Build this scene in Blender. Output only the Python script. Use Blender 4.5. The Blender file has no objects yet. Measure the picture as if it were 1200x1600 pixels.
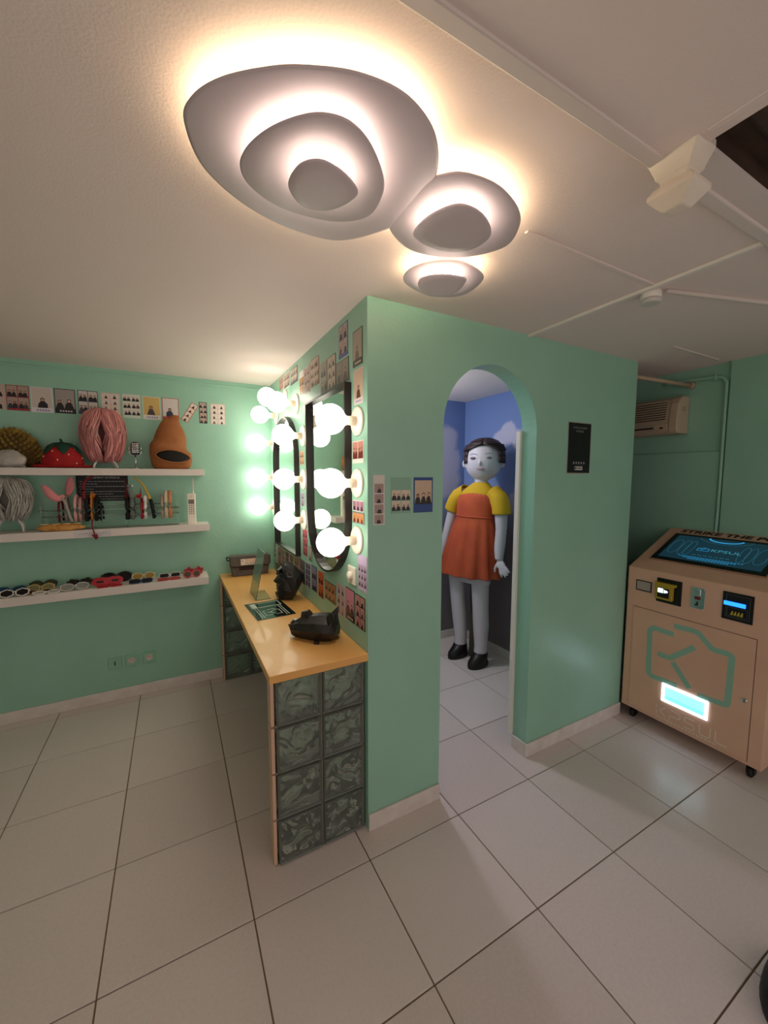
import bpy, bmesh, math, random
from math import pi, sin, cos, radians, sqrt, atan2, hypot
from mathutils import Vector, Matrix
S = bpy.context.scene
COL = S.collection

# ---------------------------------------------------------------- camera, world, exposure
def make_camera():
    p, y, r = radians(5.0488), radians(28.2712), radians(-0.0842)
    fwd = Vector((sin(y)*cos(p), cos(y)*cos(p), -sin(p)))
    right = Vector((cos(y), -sin(y), 0)); down = fwd.cross(right)
    r2 = cos(r)*right + sin(r)*down; d2 = -sin(r)*right + cos(r)*down
    cam = bpy.data.cameras.new('camera'); o = bpy.data.objects.new('camera', cam); COL.objects.link(o)
    cam.sensor_fit = 'HORIZONTAL'; cam.sensor_width = 36.0; cam.lens = 612.504/1200*36
    cam.clip_start = 0.02
    M = Matrix((( r2.x, -d2.x, -fwd.x, 0), (r2.y, -d2.y, -fwd.y, 0), (r2.z, -d2.z, -fwd.z, 1.62), (0, 0, 0, 1)))
    o.matrix_world = M
    S.camera = o
make_camera()
S.view_settings.view_transform = 'Standard'; S.view_settings.look = 'None'
S.view_settings.gamma = 1.0; S.view_settings.use_curve_mapping = False
S.view_settings.exposure = 0.95
W = bpy.data.worlds.new('world'); S.world = W; W.use_nodes = True
W.node_tree.nodes['Background'].inputs[0].default_value = (1.0, 0.86, 0.80, 1)
W.node_tree.nodes['Background'].inputs[1].default_value = 0.36
GLOBE_E = 3.5        # globe bulbs
LED_E = 9.5         # LED rings of the ceiling lamps
def point_light(name, loc, power, color, radius):
    l = bpy.data.lights.new(name, 'POINT'); l.energy = power; l.color = color; l.shadow_soft_size = radius
    o = bpy.data.objects.new(name, l); o.location = loc; COL.objects.link(o); return o
point_light('alcove_lamp_light', (1.35, 2.75, 2.12), 11.0, (0.90, 0.91, 1.0), 0.07)

# ---------------------------------------------------------------- materials
def C(h):
    h = h.lstrip('#'); out = []
    for i in (0, 2, 4):
        c = int(h[i:i+2], 16)/255; out.append(c/12.92 if c <= .04045 else ((c+.055)/1.055)**2.4)
    return (*out, 1)
MATS = {}
def mat(name, col='#888888', rough=.6, metal=0, emit=None, estr=0, trans=0, ior=1.45, bump=None, vary=None, spec=None, alpha=1, coat=0, attr=False, sheen=0):
    """bump = (scale, strength, distance); vary = (scale, second colour, amount)"""
    if name in MATS: return MATS[name]
    m = bpy.data.materials.new(name); m.use_nodes = True; MATS[name] = m
    nt = m.node_tree; b = nt.nodes['Principled BSDF']; L = nt.links.new
    b.inputs['Base Color'].default_value = C(col); b.inputs['Roughness'].default_value = rough
    b.inputs['Metallic'].default_value = metal; b.inputs['IOR'].default_value = ior
    b.inputs['Transmission Weight'].default_value = trans; b.inputs['Alpha'].default_value = alpha
    b.inputs['Coat Weight'].default_value = coat
    if spec is not None: b.inputs['Specular IOR Level'].default_value = spec
    if emit: b.inputs['Emission Color'].default_value = C(emit); b.inputs['Emission Strength'].default_value = estr
    tc = nt.nodes.new('ShaderNodeTexCoord')
    if attr:
        a = nt.nodes.new('ShaderNodeVertexColor'); a.layer_name = 'Col'; L(a.outputs['Color'], b.inputs['Base Color'])
    if vary:
        n = nt.nodes.new('ShaderNodeTexNoise'); n.inputs['Scale'].default_value = vary[0]; n.inputs['Detail'].default_value = 4
        L(tc.outputs['Object'], n.inputs['Vector'])
        mx = nt.nodes.new('ShaderNodeMix'); mx.data_type = 'RGBA'
        mp = nt.nodes.new('ShaderNodeMapRange'); mp.inputs[1].default_value = .35; mp.inputs[2].default_value = .65; mp.inputs[4].default_value = vary[2]
        L(n.outputs['Fac'], mp.inputs[0]); L(mp.outputs[0], mx.inputs[0])
        mx.inputs[6].default_value = C(col); mx.inputs[7].default_value = C(vary[1]); L(mx.outputs[2], b.inputs['Base Color'])
    if bump:
        n = nt.nodes.new('ShaderNodeTexNoise'); n.inputs['Scale'].default_value = bump[0]; n.inputs['Detail'].default_value = 3
        L(tc.outputs['Object'], n.inputs['Vector'])
        bp = nt.nodes.new('ShaderNodeBump'); bp.inputs['Strength'].default_value = bump[1]; bp.inputs['Distance'].default_value = bump[2]
        L(n.outputs['Fac'], bp.inputs['Height']); L(bp.outputs[0], b.inputs['Normal'])
    return m
mint = mat('mint_paint', '#9bcab4', .36, bump=(60, .2, .004), vary=(3, '#96c5ae', 1))
ceil_m = mat('stippled_ceiling', '#ead9d3', .8, bump=(170, .17, .005))
ceil2_m = mat('plain_ceiling', '#dccfc8', .75, bump=(20, .1, .004))
white_m = mat('white_paint', '#ece5dd', .5, bump=(30, .08, .002))
skirt_m = mat('white_skirting_tile', '#e6ddd6', .35, vary=(12, '#d9cdc6', 1))
grout_m = mat('brown_grout', '#87735f', .9)
brownwood = mat('dark_brown_wood', '#4a3428', .6, vary=(14, '#3a281f', 1))
chrome = mat('chrome', '#d8d8d8', .15, 1)
black_m = mat('black_plastic', '#0d0d0e', .4)
cream = mat('cream_lacquer', '#f1e7d8', .4)
print_m = mat('photo_print', '#ffffff', .3, attr=True)
clear = mat('clear_acrylic', '#e6f2ec', .03, trans=1, ior=1.15)
def tile_mat():
    m = mat('floor_tile_glaze', '#cfc6c0', .30, bump=(9, .06, .01))
    nt = m.node_tree; b = nt.nodes['Principled BSDF']; L = nt.links.new
    oi = nt.nodes.new('ShaderNodeObjectInfo'); tc = nt.nodes.new('ShaderNodeTexCoord')
    n = nt.nodes.new('ShaderNodeTexNoise'); n.inputs['Scale'].default_value = 90; n.inputs['Detail'].default_value = 5
    L(tc.outputs['Object'], n.inputs['Vector'])
    ad = nt.nodes.new('ShaderNodeMath'); ad.operation = 'MULTIPLY_ADD'; ad.inputs[1].default_value = .5; L(oi.outputs['Random'], ad.inputs[0]); L(n.outputs['Fac'], ad.inputs[2])
    r = nt.nodes.new('ShaderNodeValToRGB'); r.color_ramp.elements[0].position = .2; r.color_ramp.elements[1].position = 1.3
    r.color_ramp.elements[0].color = C('#d8c8c2'); r.color_ramp.elements[1].color = C('#e6d8d3')
    L(ad.outputs[0], r.inputs[0]); L(r.outputs[0], b.inputs['Base Color'])
    return m
tile_m = tile_mat()
def mural_mat():
    m = mat('sky_mural_paint', '#4a6fb5', .55)
    nt = m.node_tree; b = nt.nodes['Principled BSDF']; L = nt.links.new; N = nt.nodes.new
    g = N('ShaderNodeNewGeometry'); sx = N('ShaderNodeSeparateXYZ'); L(g.outputs['Position'], sx.inputs[0])
    mp = N('ShaderNodeMapRange'); mp.inputs[1].default_value = 0; mp.inputs[2].default_value = 2.36; L(sx.outputs['Z'], mp.inputs[0])
    r = N('ShaderNodeValToRGB'); L(mp.outputs[0], r.inputs[0]); e = r.color_ramp.elements
    e[0].position = .0; e[0].color = C('#7b7173'); e[1].position = 1; e[1].color = C('#677cb0')
    for pos, c in ((.47, '#7e767f'), (.56, '#8a90b2'), (.68, '#7488b8')):
        k = e.new(pos); k.color = C(c)
    n = N('ShaderNodeTexNoise'); n.inputs['Scale'].default_value = 6; n.inputs['Detail'].default_value = 4; L(g.outputs['Position'], n.inputs['Vector'])
    sc = N('ShaderNodeVectorMath'); sc.operation = 'MULTIPLY_ADD'; L(n.outputs['Color'], sc.inputs[0]); sc.inputs[1].default_value = (.10, .10, .10); L(g.outputs['Position'], sc.inputs[2])
    prev = None
    for c, rad in (((2.34, 3.1, 1.97), .17), ((2.2, 3.1, 1.85), .24), ((2.4, 3.12, 1.78), .17), ((2.35, 3.1, 1.60), .2), ((2.58, 2.62, 1.95), .10), ((2.58, 2.52, 2.0), .11), ((2.58, 2.40, 1.95), .10),
                   ((2.58, 2.28, 1.98), .13), ((2.58, 2.34, 1.50), .13), ((2.58, 2.42, 1.40), .11), ((2.58, 2.2, 1.5), .2), ((2.58, 2.85, 1.45), .15), ((1.7, 3.1, 1.7), .3), ((2.58, 1.9, 1.8), .2)):
        d = N('ShaderNodeVectorMath'); d.operation = 'DISTANCE'; L(sc.outputs[0], d.inputs[0]); d.inputs[1].default_value = (c[0]+.05, c[1]+.05, c[2]+.05)
        q = N('ShaderNodeMapRange'); q.inputs[1].default_value = rad*.72; q.inputs[2].default_value = rad; q.inputs[3].default_value = 1; q.inputs[4].default_value = 0; L(d.outputs['Value'], q.inputs[0])
        if prev:
            x = N('ShaderNodeMath'); x.operation = 'MAXIMUM'; L(prev, x.inputs[0]); L(q.outputs[0], x.inputs[1]); prev = x.outputs[0]
        else: prev = q.outputs[0]
    f = N('ShaderNodeMath'); f.operation = 'MULTIPLY'; f.inputs[1].default_value = .85; L(prev, f.inputs[0])
    mx = N('ShaderNodeMix'); mx.data_type = 'RGBA'; L(f.outputs[0], mx.inputs[0]); L(r.outputs[0], mx.inputs[6]); mx.inputs[7].default_value = C('#bdb6c8')
    L(mx.outputs[2], b.inputs['Base Color'])
    return m
mural = mural_mat()
alcove_m = mat('alcove_blue', '#6f7fae', .6)

# ---------------------------------------------------------------- mesh builder
class MB:
    def __init__(s): s.v = []; s.f = []; s.c = []; s.sm = []
    def add(s, vs, fs, col=None, smooth=False):
        n = len(s.v); s.v += [tuple(v) for v in vs]
        for f in fs: s.f.append(tuple(i+n for i in f)); s.c.append(col); s.sm.append(smooth)
        return s
    def box(s, x0, x1, y0, y1, z0, z1, col=None):
        return s.add([(x, y, z) for z in (z0, z1) for y in (y0, y1) for x in (x0, x1)],
                     [(0, 2, 3, 1), (4, 5, 7, 6), (0, 1, 5, 4), (2, 6, 7, 3), (0, 4, 6, 2), (1, 3, 7, 5)], col)
    def loft(s, rings, cap=True, closed=False, col=None, smooth=True):
        n = len(rings[0]); vs = [p for r in rings for p in r]; fs = []
        m = len(rings)
        for i in range(m if closed else m-1):
            for j in range(n):
                a, b = i*n+j, i*n+(j+1) % n; c, d = ((i+1) % m)*n+(j+1) % n, ((i+1) % m)*n+j
                fs.append((a, b, c, d))
        s.add(vs, fs, col, smooth)
        if cap and not closed:
            k = len(s.v)-len(vs)
            s.f.append(tuple(k+j for j in reversed(range(n)))); s.c.append(col); s.sm.append(False)
            s.f.append(tuple(k+(m-1)*n+j for j in range(n))); s.c.append(col); s.sm.append(False)
        return s
    def tube(s, path, r, n=8, cap=True, closed=False, col=None, flat=None, smooth=True):
        """flat=(side vector, factor): squashes the section along that vector"""
        P = [Vector(p) for p in path]; R = r if isinstance(r, (list, tuple)) else [r]*len(P); rings = []
        up = Vector((0, 0, 1))
        for i, p in enumerate(P):
            if closed: t = P[(i+1) % len(P)]-P[i-1]
            else: t = P[min(i+1, len(P)-1)]-P[max(i-1, 0)]
            t = t.normalized() if t.length > 1e-9 else Vector((0, 0, 1))
            a = t.cross(up)
            if a.length < 1e-3: a = t.cross(Vector((0, 1, 0)))
            if a.length < 1e-3: a = t.cross(Vector((1, 0, 0)))
            a.normalize(); b = t.cross(a).normalized()
            up = -b if False else up
            ring = []
            for k in range(n):
                d = a*cos(2*pi*k/n)*R[i] + b*sin(2*pi*k/n)*R[i]
                if flat:
                    w = Vector(flat[0]); d = d - w*(d.dot(w))*(1-flat[1])
                ring.append(p+d)
            rings.append(ring)
        return s.loft(rings, cap, closed, col, smooth)
    def lathe(s, prof, n=24, c=(0, 0, 0), axis='z', col=None, smooth=True, cap=True):
        rings = []
        for r, h in prof:
            ring = []
            for k in range(n):
                a, b = r*cos(2*pi*k/n), r*sin(2*pi*k/n)
                q = {'z': (a, b, h), 'y': (a, h, -b), 'x': (h, a, b)}[axis]
                ring.append((c[0]+q[0], c[1]+q[1], c[2]+q[2]))
            rings.append(ring)
        return s.loft(rings, cap, False, col, smooth)
    def ball(s, c, r, nu=16, nv=10, col=None, fn=None, smooth=True):
        if not isinstance(r, (list, tuple)): r = (r, r, r)
        rings = []
        for i in range(1, nv):
            t = pi*i/nv; ring = []
            for k in range(nu):
                d = (sin(t)*cos(2*pi*k/nu), sin(t)*sin(2*pi*k/nu), -cos(t))
                q = 1 if fn is None else fn(*d)
                ring.append((c[0]+r[0]*d[0]*q, c[1]+r[1]*d[1]*q, c[2]+r[2]*d[2]*q))
            rings.append(ring)
        return s.loft(rings, True, False, col, smooth)
    def prism(s, poly, h0, h1, mp=lambda a, b, h: (a, b, h), col=None, smooth=False):
        n = len(poly)
        s.add([mp(a, b, h0) for a, b in poly] + [mp(a, b, h1) for a, b in poly],
              [tuple(reversed(range(n))), tuple(range(n, 2*n))] + [(i, (i+1) % n, n+(i+1) % n, n+i) for i in range(n)], col, smooth)
        return s
    def ribbon(s, pts, w, h0, h1, mp=lambda a, b, h: (a, -h, b), closed=False, col=None):
        P = [Vector(p) for p in pts]; n = len(P); Lf = []; Rt = []
        for i in range(n):
            d0 = (P[i]-P[i-1]) if (i > 0 or closed) else (P[1]-P[0])
            d1 = (P[(i+1) % n]-P[i]) if (i < n-1 or closed) else d0
            d0 = d0.normalized(); d1 = d1.normalized(); t = (d0+d1)
            t = t.normalized() if t.length > 1e-6 else d0
            nn = Vector((-t.y, t.x)); k = w/2/max(.4, nn.dot(Vector((-d1.y, d1.x))))
            Lf.append(P[i]+nn*k); Rt.append(P[i]-nn*k)
        for i in range(n if closed else n-1):
            j = (i+1) % n
            q = [(Lf[i].x, Lf[i].y), (Rt[i].x, Rt[i].y), (Rt[j].x, Rt[j].y), (Lf[j].x, Lf[j].y)]
            s.prism(q, h0, h1, mp, col)
        return s
    def build(s, name, m, parent=None, bevel=0, kind=None, label=None, loc=None, rot=None, weld=False):
        me = bpy.data.meshes.new(name); me.from_pydata(s.v, [], s.f)
        if any(c is not None for c in s.c):
            ca = me.color_attributes.new('Col', 'FLOAT_COLOR', 'CORNER'); i = 0
            for f, c in zip(s.f, s.c):
                for _ in f: ca.data[i].color = C(c) if c else (1, 1, 1, 1); i += 1
        bm = bmesh.new(); bm.from_mesh(me); bmesh.ops.recalc_face_normals(bm, faces=bm.faces)
        if weld: bmesh.ops.remove_doubles(bm, verts=bm.verts, dist=1e-5)
        bm.to_mesh(me); bm.free()
        me.polygons.foreach_set('use_smooth', s.sm if len(s.sm) == len(me.polygons) else [False]*len(me.polygons))
        me.materials.append(m)
        o = bpy.data.objects.new(name, me); COL.objects.link(o)
        if parent: o.parent = parent
        if loc: o.location = loc
        if rot: o.rotation_euler = rot
        if bevel:
            b = o.modifiers.new('bevel', 'BEVEL'); b.width = bevel; b.segments = 2; b.limit_method = 'ANGLE'; b.angle_limit = radians(40)
        if kind: o['kind'] = kind
        if label: o['label'] = label
        return o
XZ = lambda a, b, h: (a, -h, b)
def thing(name, label, cat, loc=(0, 0, 0), rz=0, group=None):
    o = bpy.data.objects.new(name, None); COL.objects.link(o); o.empty_display_size = .05
    o.location = loc; o.rotation_euler = (0, 0, rz); return tag(o, label, cat, group)
def tag(o, label, cat, group=None):
    o['label'] = label; o['category'] = cat
    if group: o['group'] = group
    return o
def struct(o): o['kind'] = 'structure'; return o
def dup(root, loc, label=None, rz=None):
    r = root.copy(); COL.objects.link(r); r.location = loc
    if rz is not None: r.rotation_euler = (0, 0, rz)
    if label: r['label'] = label
    for ch in list(root.children):
        c = ch.copy(); COL.objects.link(c); c.parent = r
        for g in list(ch.children):
            d = g.copy(); COL.objects.link(d); d.parent = c
    return r
def text(body, size, m, parent, loc, rot=(pi/2, 0, 0), sx=1, ext=.0004, bold=0, name='lettering', align='CENTER', shear=0):
    cu = bpy.data.curves.new(name, 'FONT'); cu.body = body; cu.size = size; cu.extrude = ext; cu.offset = bold
    cu.align_x = align; cu.align_y = 'CENTER'; cu.resolution_u = 3; cu.shear = shear
    cu.materials.append(m); o = bpy.data.objects.new(name, cu); COL.objects.link(o)
    bpy.context.view_layer.update()
    me = bpy.data.meshes.new_from_object(o.evaluated_get(bpy.context.evaluated_depsgraph_get())); bpy.data.objects.remove(o)
    me.name = name; o = bpy.data.objects.new(name, me); COL.objects.link(o)
    o.parent = parent; o.location = loc; o.rotation_euler = rot; o.scale = (sx, 1, 1); return o
def catmull(pts, k=6):
    n = len(pts); out = []
    for i in range(n):
        p0, p1, p2, p3 = (Vector(pts[(i+j-1) % n]) for j in range(4))
        for q in range(k):
            t = q/k; out.append(.5*((2*p1)+(p2-p0)*t+(2*p0-5*p1+4*p2-p3)*t*t+(3*p1-p0-3*p2+p3)*t**3))
    return [(p.x, p.y) for p in out]
def path3(pts, k=6):
    n = len(pts); out = []
    for i in range(n-1):
        p = [Vector(pts[min(max(i+j-1, 0), n-1)]) for j in range(4)]
        for q in range(k):
            t = q/k; out.append(.5*((2*p[1])+(p[2]-p[0])*t+(2*p[0]-5*p[1]+4*p[2]-p[3])*t*t+(3*p[1]-p[0]-3*p[2]+p[3])*t**3))
    out.append(Vector(pts[-1])); return out

# ---------------------------------------------------------------- room shell
XA, YB, YC, H = .73, 1.505, 3.33, 2.36
RZ = -pi/2                      # local frame of things on walls that face -X
floor = struct(MB().box(-2.6, 3.5, -1.2, 3.45, -.06, -.005).build('floor', grout_m))
PX, PY = .4745, .4675
tile_me = None
for i in range(-6, 8):
    for j in range(-4, 6):
        x0, y0 = .2+PX*i, .907+PY*j
        if x0 > 3.2 or y0 > 3.28 or x0 < -2.4 or y0 < -.6: continue
        if tile_me is None:
            t = MB().box(.0025, PX-.0025, .0025, PY-.0025, -.009, 0).build('tile', tile_m, floor, bevel=.0015)
            tile_me = t
        else:
            t = tile_me.copy(); COL.objects.link(t); t.parent = floor
        t.location = (x0, y0, 0)
struct(MB().box(-2.6, 3.4, .575, 3.45, H, H+.1).build('ceiling', ceil_m))
struct(MB().box(-2.6, 1.06, -1.2, .545, H-.010, H+.1).build('ceiling_near', ceil_m))
struct(MB().box(1.062, 3.4, -1.2, .485, H+.05, H+.12).build('ceiling_recess', brownwood))
struct(MB().box(1.06, 3.4, .485, .545, H-.008, H+.003).build('trim_12', ceil2_m))
struct(MB().box(1.06, 3.4, .485, .545, H+.003, H+.12).build('trim_13', brownwood))
struct(MB().box(1.0, 1.06, -1.2, .485, H-.011, H+.12).build('trim_1', ceil_m, bevel=.022))
struct(MB().box(-2.6, 3.3, .545, .578, H-.016, H+.1).build('trim_2', ceil2_m, bevel=.004))
struct(MB().box(1.655, 1.675, .58, YB, H-.012, H).build('trim_3', white_m, bevel=.002))
struct(MB().box(.97, 1.66, .893, .907, H-.005, H+.002).build('trim_4', ceil_m, bevel=.002))
m = MB(); m.tube([(1.74, .895, H-.006), (3.1, .50, H-.006)], .010, 6); struct(m.build('trim_5', ceil2_m))
struct(MB().box(2.52, 3.05, 1.235, 1.25, H-.006, H).build('trim_6', ceil2_m))
for k in range(3):
    struct(MB().box(1.07, 3.3, .40-.10*k, .44-.10*k, H+.03, H+.055).build('trim_%d' % (7+k), brownwood, bevel=.01))
struct(MB().box(-2.6, XA, YC, YC+.1, 0, H).build('wall_back', mint))
struct(MB().box(-2.6, XA, YC-.006, YC, H-.045, H-.03).build('trim_10', mint, bevel=.003))
struct(MB().box(XA, XA+.09, YB+.1, YC+.1, 0, H).build('wall_mirror_side', mint))
al, ar, spring, rad = 1.125, 1.748, 1.866, .3115
arc = [(al+rad-rad*cos(pi*k/28), spring+rad*sin(pi*k/28)) for k in range(29)]
poly = [(XA, 0), (XA, H), (2.655, H), (2.655, 0), (ar, 0)] + list(reversed(arc)) + [(al, 0)]
struct(MB().prism(poly, -YB-.1, -YB, XZ).build('wall_front', mint))
struct(MB().box(2.58, 2.655, YB+.1, 3.2, 0, H).build('wall_alcove_right', mural))
struct(MB().box(XA+.09, 2.58, 3.1, 3.2, 0, H).build('wall_alcove_back', mural))
struct(MB().box(2.655, 3.3, YC-.1, YC+.1, 0, H).build('wall_passage_back', mint))
struct(MB().box(3.18, 3.3, 1.21, YC, 0, H).build('wall_right', mint))
struct(MB().box(3.155, 3.3, -1.2, 1.21, 0, 2.8).build('pillar_right', mint))
struct(MB().box(-2.6, -2.5, -1.2, YC+.1, 0, H+.02).build('wall_left', mint))
struct(MB().box(3.166, 3.181, 1.243, 2.6, .1, 1.795).build('panel_1', mint, bevel=.002))
def skirt(name, *b): return struct(MB().box(*b).build(name, skirt_m, bevel=.003))
skirt('baseboard_back', -2.5, .32, YC-.012, YC, 0, .08)
skirt('baseboard_front_left', XA, al, YB-.012, YB, 0, .08)
skirt('baseboard_front_right', ar-.012, 2.655, YB-.012, YB, 0, .08)
skirt('baseboard_jamb', ar-.012, ar, YB, YB+.1, 0, .08)
skirt('baseboard_alcove_right', 2.568, 2.58, YB+.1, 3.1, 0, .08)
skirt('baseboard_alcove_back', XA+.09, 2.568, 3.088, 3.1, 0, .08)
struct(MB().box(ar-.014, ar+.01, YB+.1, YB+.13, .08, 1.88).build('trim_11', white_m, bevel=.002))

# ---------------------------------------------------------------- ceiling lamps (stacked pebble discs with hidden LED rings)
disc_m = mat('grey_white_disc', '#d6c6c8', .5)
led_m = mat('led_warm', '#ffffff', .5, emit='#ffe9bd', estr=LED_E)
led_w = mat('led_white', '#ffffff', .5, emit='#fff1df', estr=LED_E*.75)
def pebble(poly, z, root, name, em, k_in=.87):
    P = catmull(poly, 6); cx = sum(p[0] for p in P)/len(P); cy = sum(p[1] for p in P)/len(P)
    sc = lambda k, zz: [(cx+(x-cx)*k, cy+(y-cy)*k, zz) for x, y in P]
    m = MB().loft([sc(.3, z-.007), sc(.7, z-.006), sc(.97, z-.003), sc(1, z), sc(.985, z+.003), sc(.5, z+.003)], True)
    d = m.build(name, disc_m, root)
    a, b = sc(k_in, z+.010), sc(k_in-.05, z+.010); c, e = sc(k_in, z+.003), sc(k_in-.05, z+.003)
    r = MB().loft([a, b, e, c], False, True, smooth=False).build('led_ring', em, d)
    return (cx, cy)
BIG = [[0.048,0.921],[0.059,0.855],[0.102,0.793],[0.172,0.735],[0.229,0.702],[0.31,0.671],[0.396,0.664],[0.473,0.691],[0.528,0.739],[0.569,0.808],[0.591,0.923],[0.555,1.033],[0.461,1.139],[0.332,1.154],[0.204,1.118],[0.093,1.033]]
MID = [[0.153,0.933],[0.156,0.872],[0.186,0.807],[0.232,0.752],[0.272,0.726],[0.319,0.721],[0.372,0.747],[0.432,0.808],[0.458,0.861],[0.465,0.933],[0.426,0.985],[0.358,1.013],[0.261,1.016],[0.188,0.984]]
INN = [[0.241,0.879],[0.242,0.823],[0.261,0.791],[0.29,0.779],[0.335,0.791],[0.377,0.821],[0.377,0.852],[0.355,0.895],[0.325,0.919],[0.281,0.924]]
B2 = [[0.57,1.025],[0.539,0.952],[0.541,0.847],[0.573,0.789],[0.622,0.758],[0.716,0.752],[0.817,0.787],[0.879,0.842],[0.914,0.927],[0.864,1.013],[0.78,1.066],[0.668,1.079]]
B2I = [[0.603,0.956],[0.591,0.893],[0.607,0.835],[0.638,0.798],[0.695,0.796],[0.756,0.824],[0.792,0.866],[0.788,0.924],[0.749,0.963],[0.68,0.978]]
B3 = [[0.754,1.256],[0.727,1.173],[0.773,1.092],[0.847,1.055],[0.952,1.075],[0.999,1.124],[1.011,1.217],[0.967,1.278],[0.862,1.298]]
B3I = [[0.767,1.183],[0.751,1.133],[0.794,1.086],[0.869,1.065],[0.894,1.085],[0.913,1.152],[0.887,1.211],[0.827,1.225]]
for layers, lab in (((BIG, MID, INN), 'largest ceiling lamp of three stacked grey pebble-shaped discs'), ((B2, B2I), 'middle-sized ceiling lamp of two stacked pebble discs beside the largest one'), ((B3, B3I), 'smallest two-disc pebble ceiling lamp nearest the green wall corner')):
    t = thing('ceiling_lamp', lab, 'lamp', group='backlit pebble ceiling lamps')
    cs = []
    for k, poly in enumerate(layers):
        cs.append(pebble(poly, (2.315, 2.275, 2.235)[k], t, ('ceiling_disc', 'middle_disc', 'lower_disc')[k] if len(layers) == 3 else ('ceiling_disc', 'lower_disc')[k], led_m if k == 0 else led_w))
    zs = [2.36, 2.315, 2.275, 2.235]
    for k, c in enumerate(cs): MB().lathe([(.010, zs[k+1]+.002), (.010, zs[k]-.001)], 12, (c[0], c[1], 0)).build('stem', disc_m, t)

# smoke detector, corbel
t = thing('smoke_detector', 'small white round detector on the ceiling where the cable strips cross', 'detector', (1.71, .934, H))
MB().lathe([(.034, 0), (.036, -.012), (.036, -.030), (.034, -.032)], 24).build('housing', white_m, t)
MB().lathe([(.033, -.0325), (.036, -.034), (.036, -.046), (.030, -.050)], 24).build('sensor_cover', mat('grey_white_plastic', '#cfc9c2', .5), t)
m = MB()
def corb_ring(k0, z):
    cx, cy = 1.055, .53; a = .033*k0+.006; b = .046*k0+.004
    return [(cx-a, cy-b, z), (cx+a, cy-b, z), (cx+a, cy+b, z), (cx-a, cy+b, z)]
m.loft([corb_ring(k, z) for k, z in ((1.05, H+.01), (1.05, 2.352), (.75, 2.318), (.75, 2.312), (.55, 2.308), (.55, 2.296), (.8, 2.290), (1.0, 2.278), (1.0, 2.268), (.35, 2.236))], True, smooth=False)
tag(m.build('plaster_corbel', mat('chipped_plaster', '#e9dccb', .7, bump=(40, .3, .01)), bevel=.004), 'white stepped plaster corbel hanging at the ceiling trim', 'corbel')

# ---------------------------------------------------------------- counter and glass block panels
wood = mat('orange_laminate', '#f2b86c', .38, vary=(5, '#edb062', 1), coat=.1)
t = thing('counter', 'orange laminate make-up counter under the mirrors', 'counter', (0, 0, 0))
MB().box(.30, .729, 1.50, YC-.001, .8125, .845).build('worktop', wood, t, bevel=.002)
g = MB().lathe([(.030, .845), (.030, .8465), (.026, .847), (.0, .847)], 24, (.655, 1.735, 0)).build('cable_grommet', mat('brown_grommet', '#b07a3e', .45), t)
MB().box(.641, .669, 1.733, 1.737, .847, .8475).build('slot', brownwood, g)
def glass_mat(name, tint, dist, tr, dif):
    """wavy pressed glass: part straight-through tint, part refraction through the ripples, plus gloss"""
    m = bpy.data.materials.new(name); m.use_nodes = True
    nt = m.node_tree; nt.nodes.remove(nt.nodes['Principled BSDF']); L = nt.links.new; N = nt.nodes.new; out = nt.nodes['Material Output']
    tc = N('ShaderNodeTexCoord'); oi = N('ShaderNodeObjectInfo')
    ad = N('ShaderNodeVectorMath'); ad.operation = 'ADD'; L(tc.outputs['Object'], ad.inputs[0]); L(oi.outputs['Location'], ad.inputs[1])
    n = N('ShaderNodeTexNoise'); n.inputs['Scale'].default_value = 10; n.inputs['Detail'].default_value = .5; n.inputs['Distortion'].default_value = 2.4; L(ad.outputs[0], n.inputs['Vector'])
    bp = N('ShaderNodeBump'); bp.inputs['Strength'].default_value = .9; bp.inputs['Distance'].default_value = dist; L(n.outputs['Fac'], bp.inputs['Height'])
    t = N('ShaderNodeBsdfTransparent'); t.inputs[0].default_value = C(tint)
    r = N('ShaderNodeBsdfRefraction'); r.inputs[0].default_value = C(tint); r.inputs['Roughness'].default_value = .06; r.inputs['IOR'].default_value = 1.25; L(bp.outputs[0], r.inputs['Normal'])
    g = N('ShaderNodeBsdfGlossy'); g.inputs['Roughness'].default_value = .08; L(bp.outputs[0], g.inputs['Normal'])
    d = N('ShaderNodeBsdfDiffuse'); d.inputs[0].default_value = C('#dfe8dc')
    m1 = N('ShaderNodeMixShader'); m1.inputs[0].default_value = tr; L(r.outputs[0], m1.inputs[1]); L(t.outputs[0], m1.inputs[2])
    m2 = N('ShaderNodeMixShader'); m2.inputs[0].default_value = dif; L(m1.outputs[0], m2.inputs[1]); L(d.outputs[0], m2.inputs[2])
    f = N('ShaderNodeFresnel'); f.inputs['IOR'].default_value = 1.5; L(bp.outputs[0], f.inputs['Normal'])
    m3 = N('ShaderNodeMixShader'); L(f.outputs[0], m3.inputs[0]); L(m2.outputs[0], m3.inputs[1]); L(g.outputs[0], m3.inputs[2])
    L(m3.outputs[0], out.inputs['Surface']); return m
wglass = glass_mat('wavy_glass', '#f1f8f2', .02, .86, .11)
gedge = glass_mat('green_glass_edge', '#b4c2af', .004, .66, .17)
mortar = mat('grey_mortar', '#8f8a78', .8)
pinkedge = mat('pale_wood_edge', '#dcb59a', .6)
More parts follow.
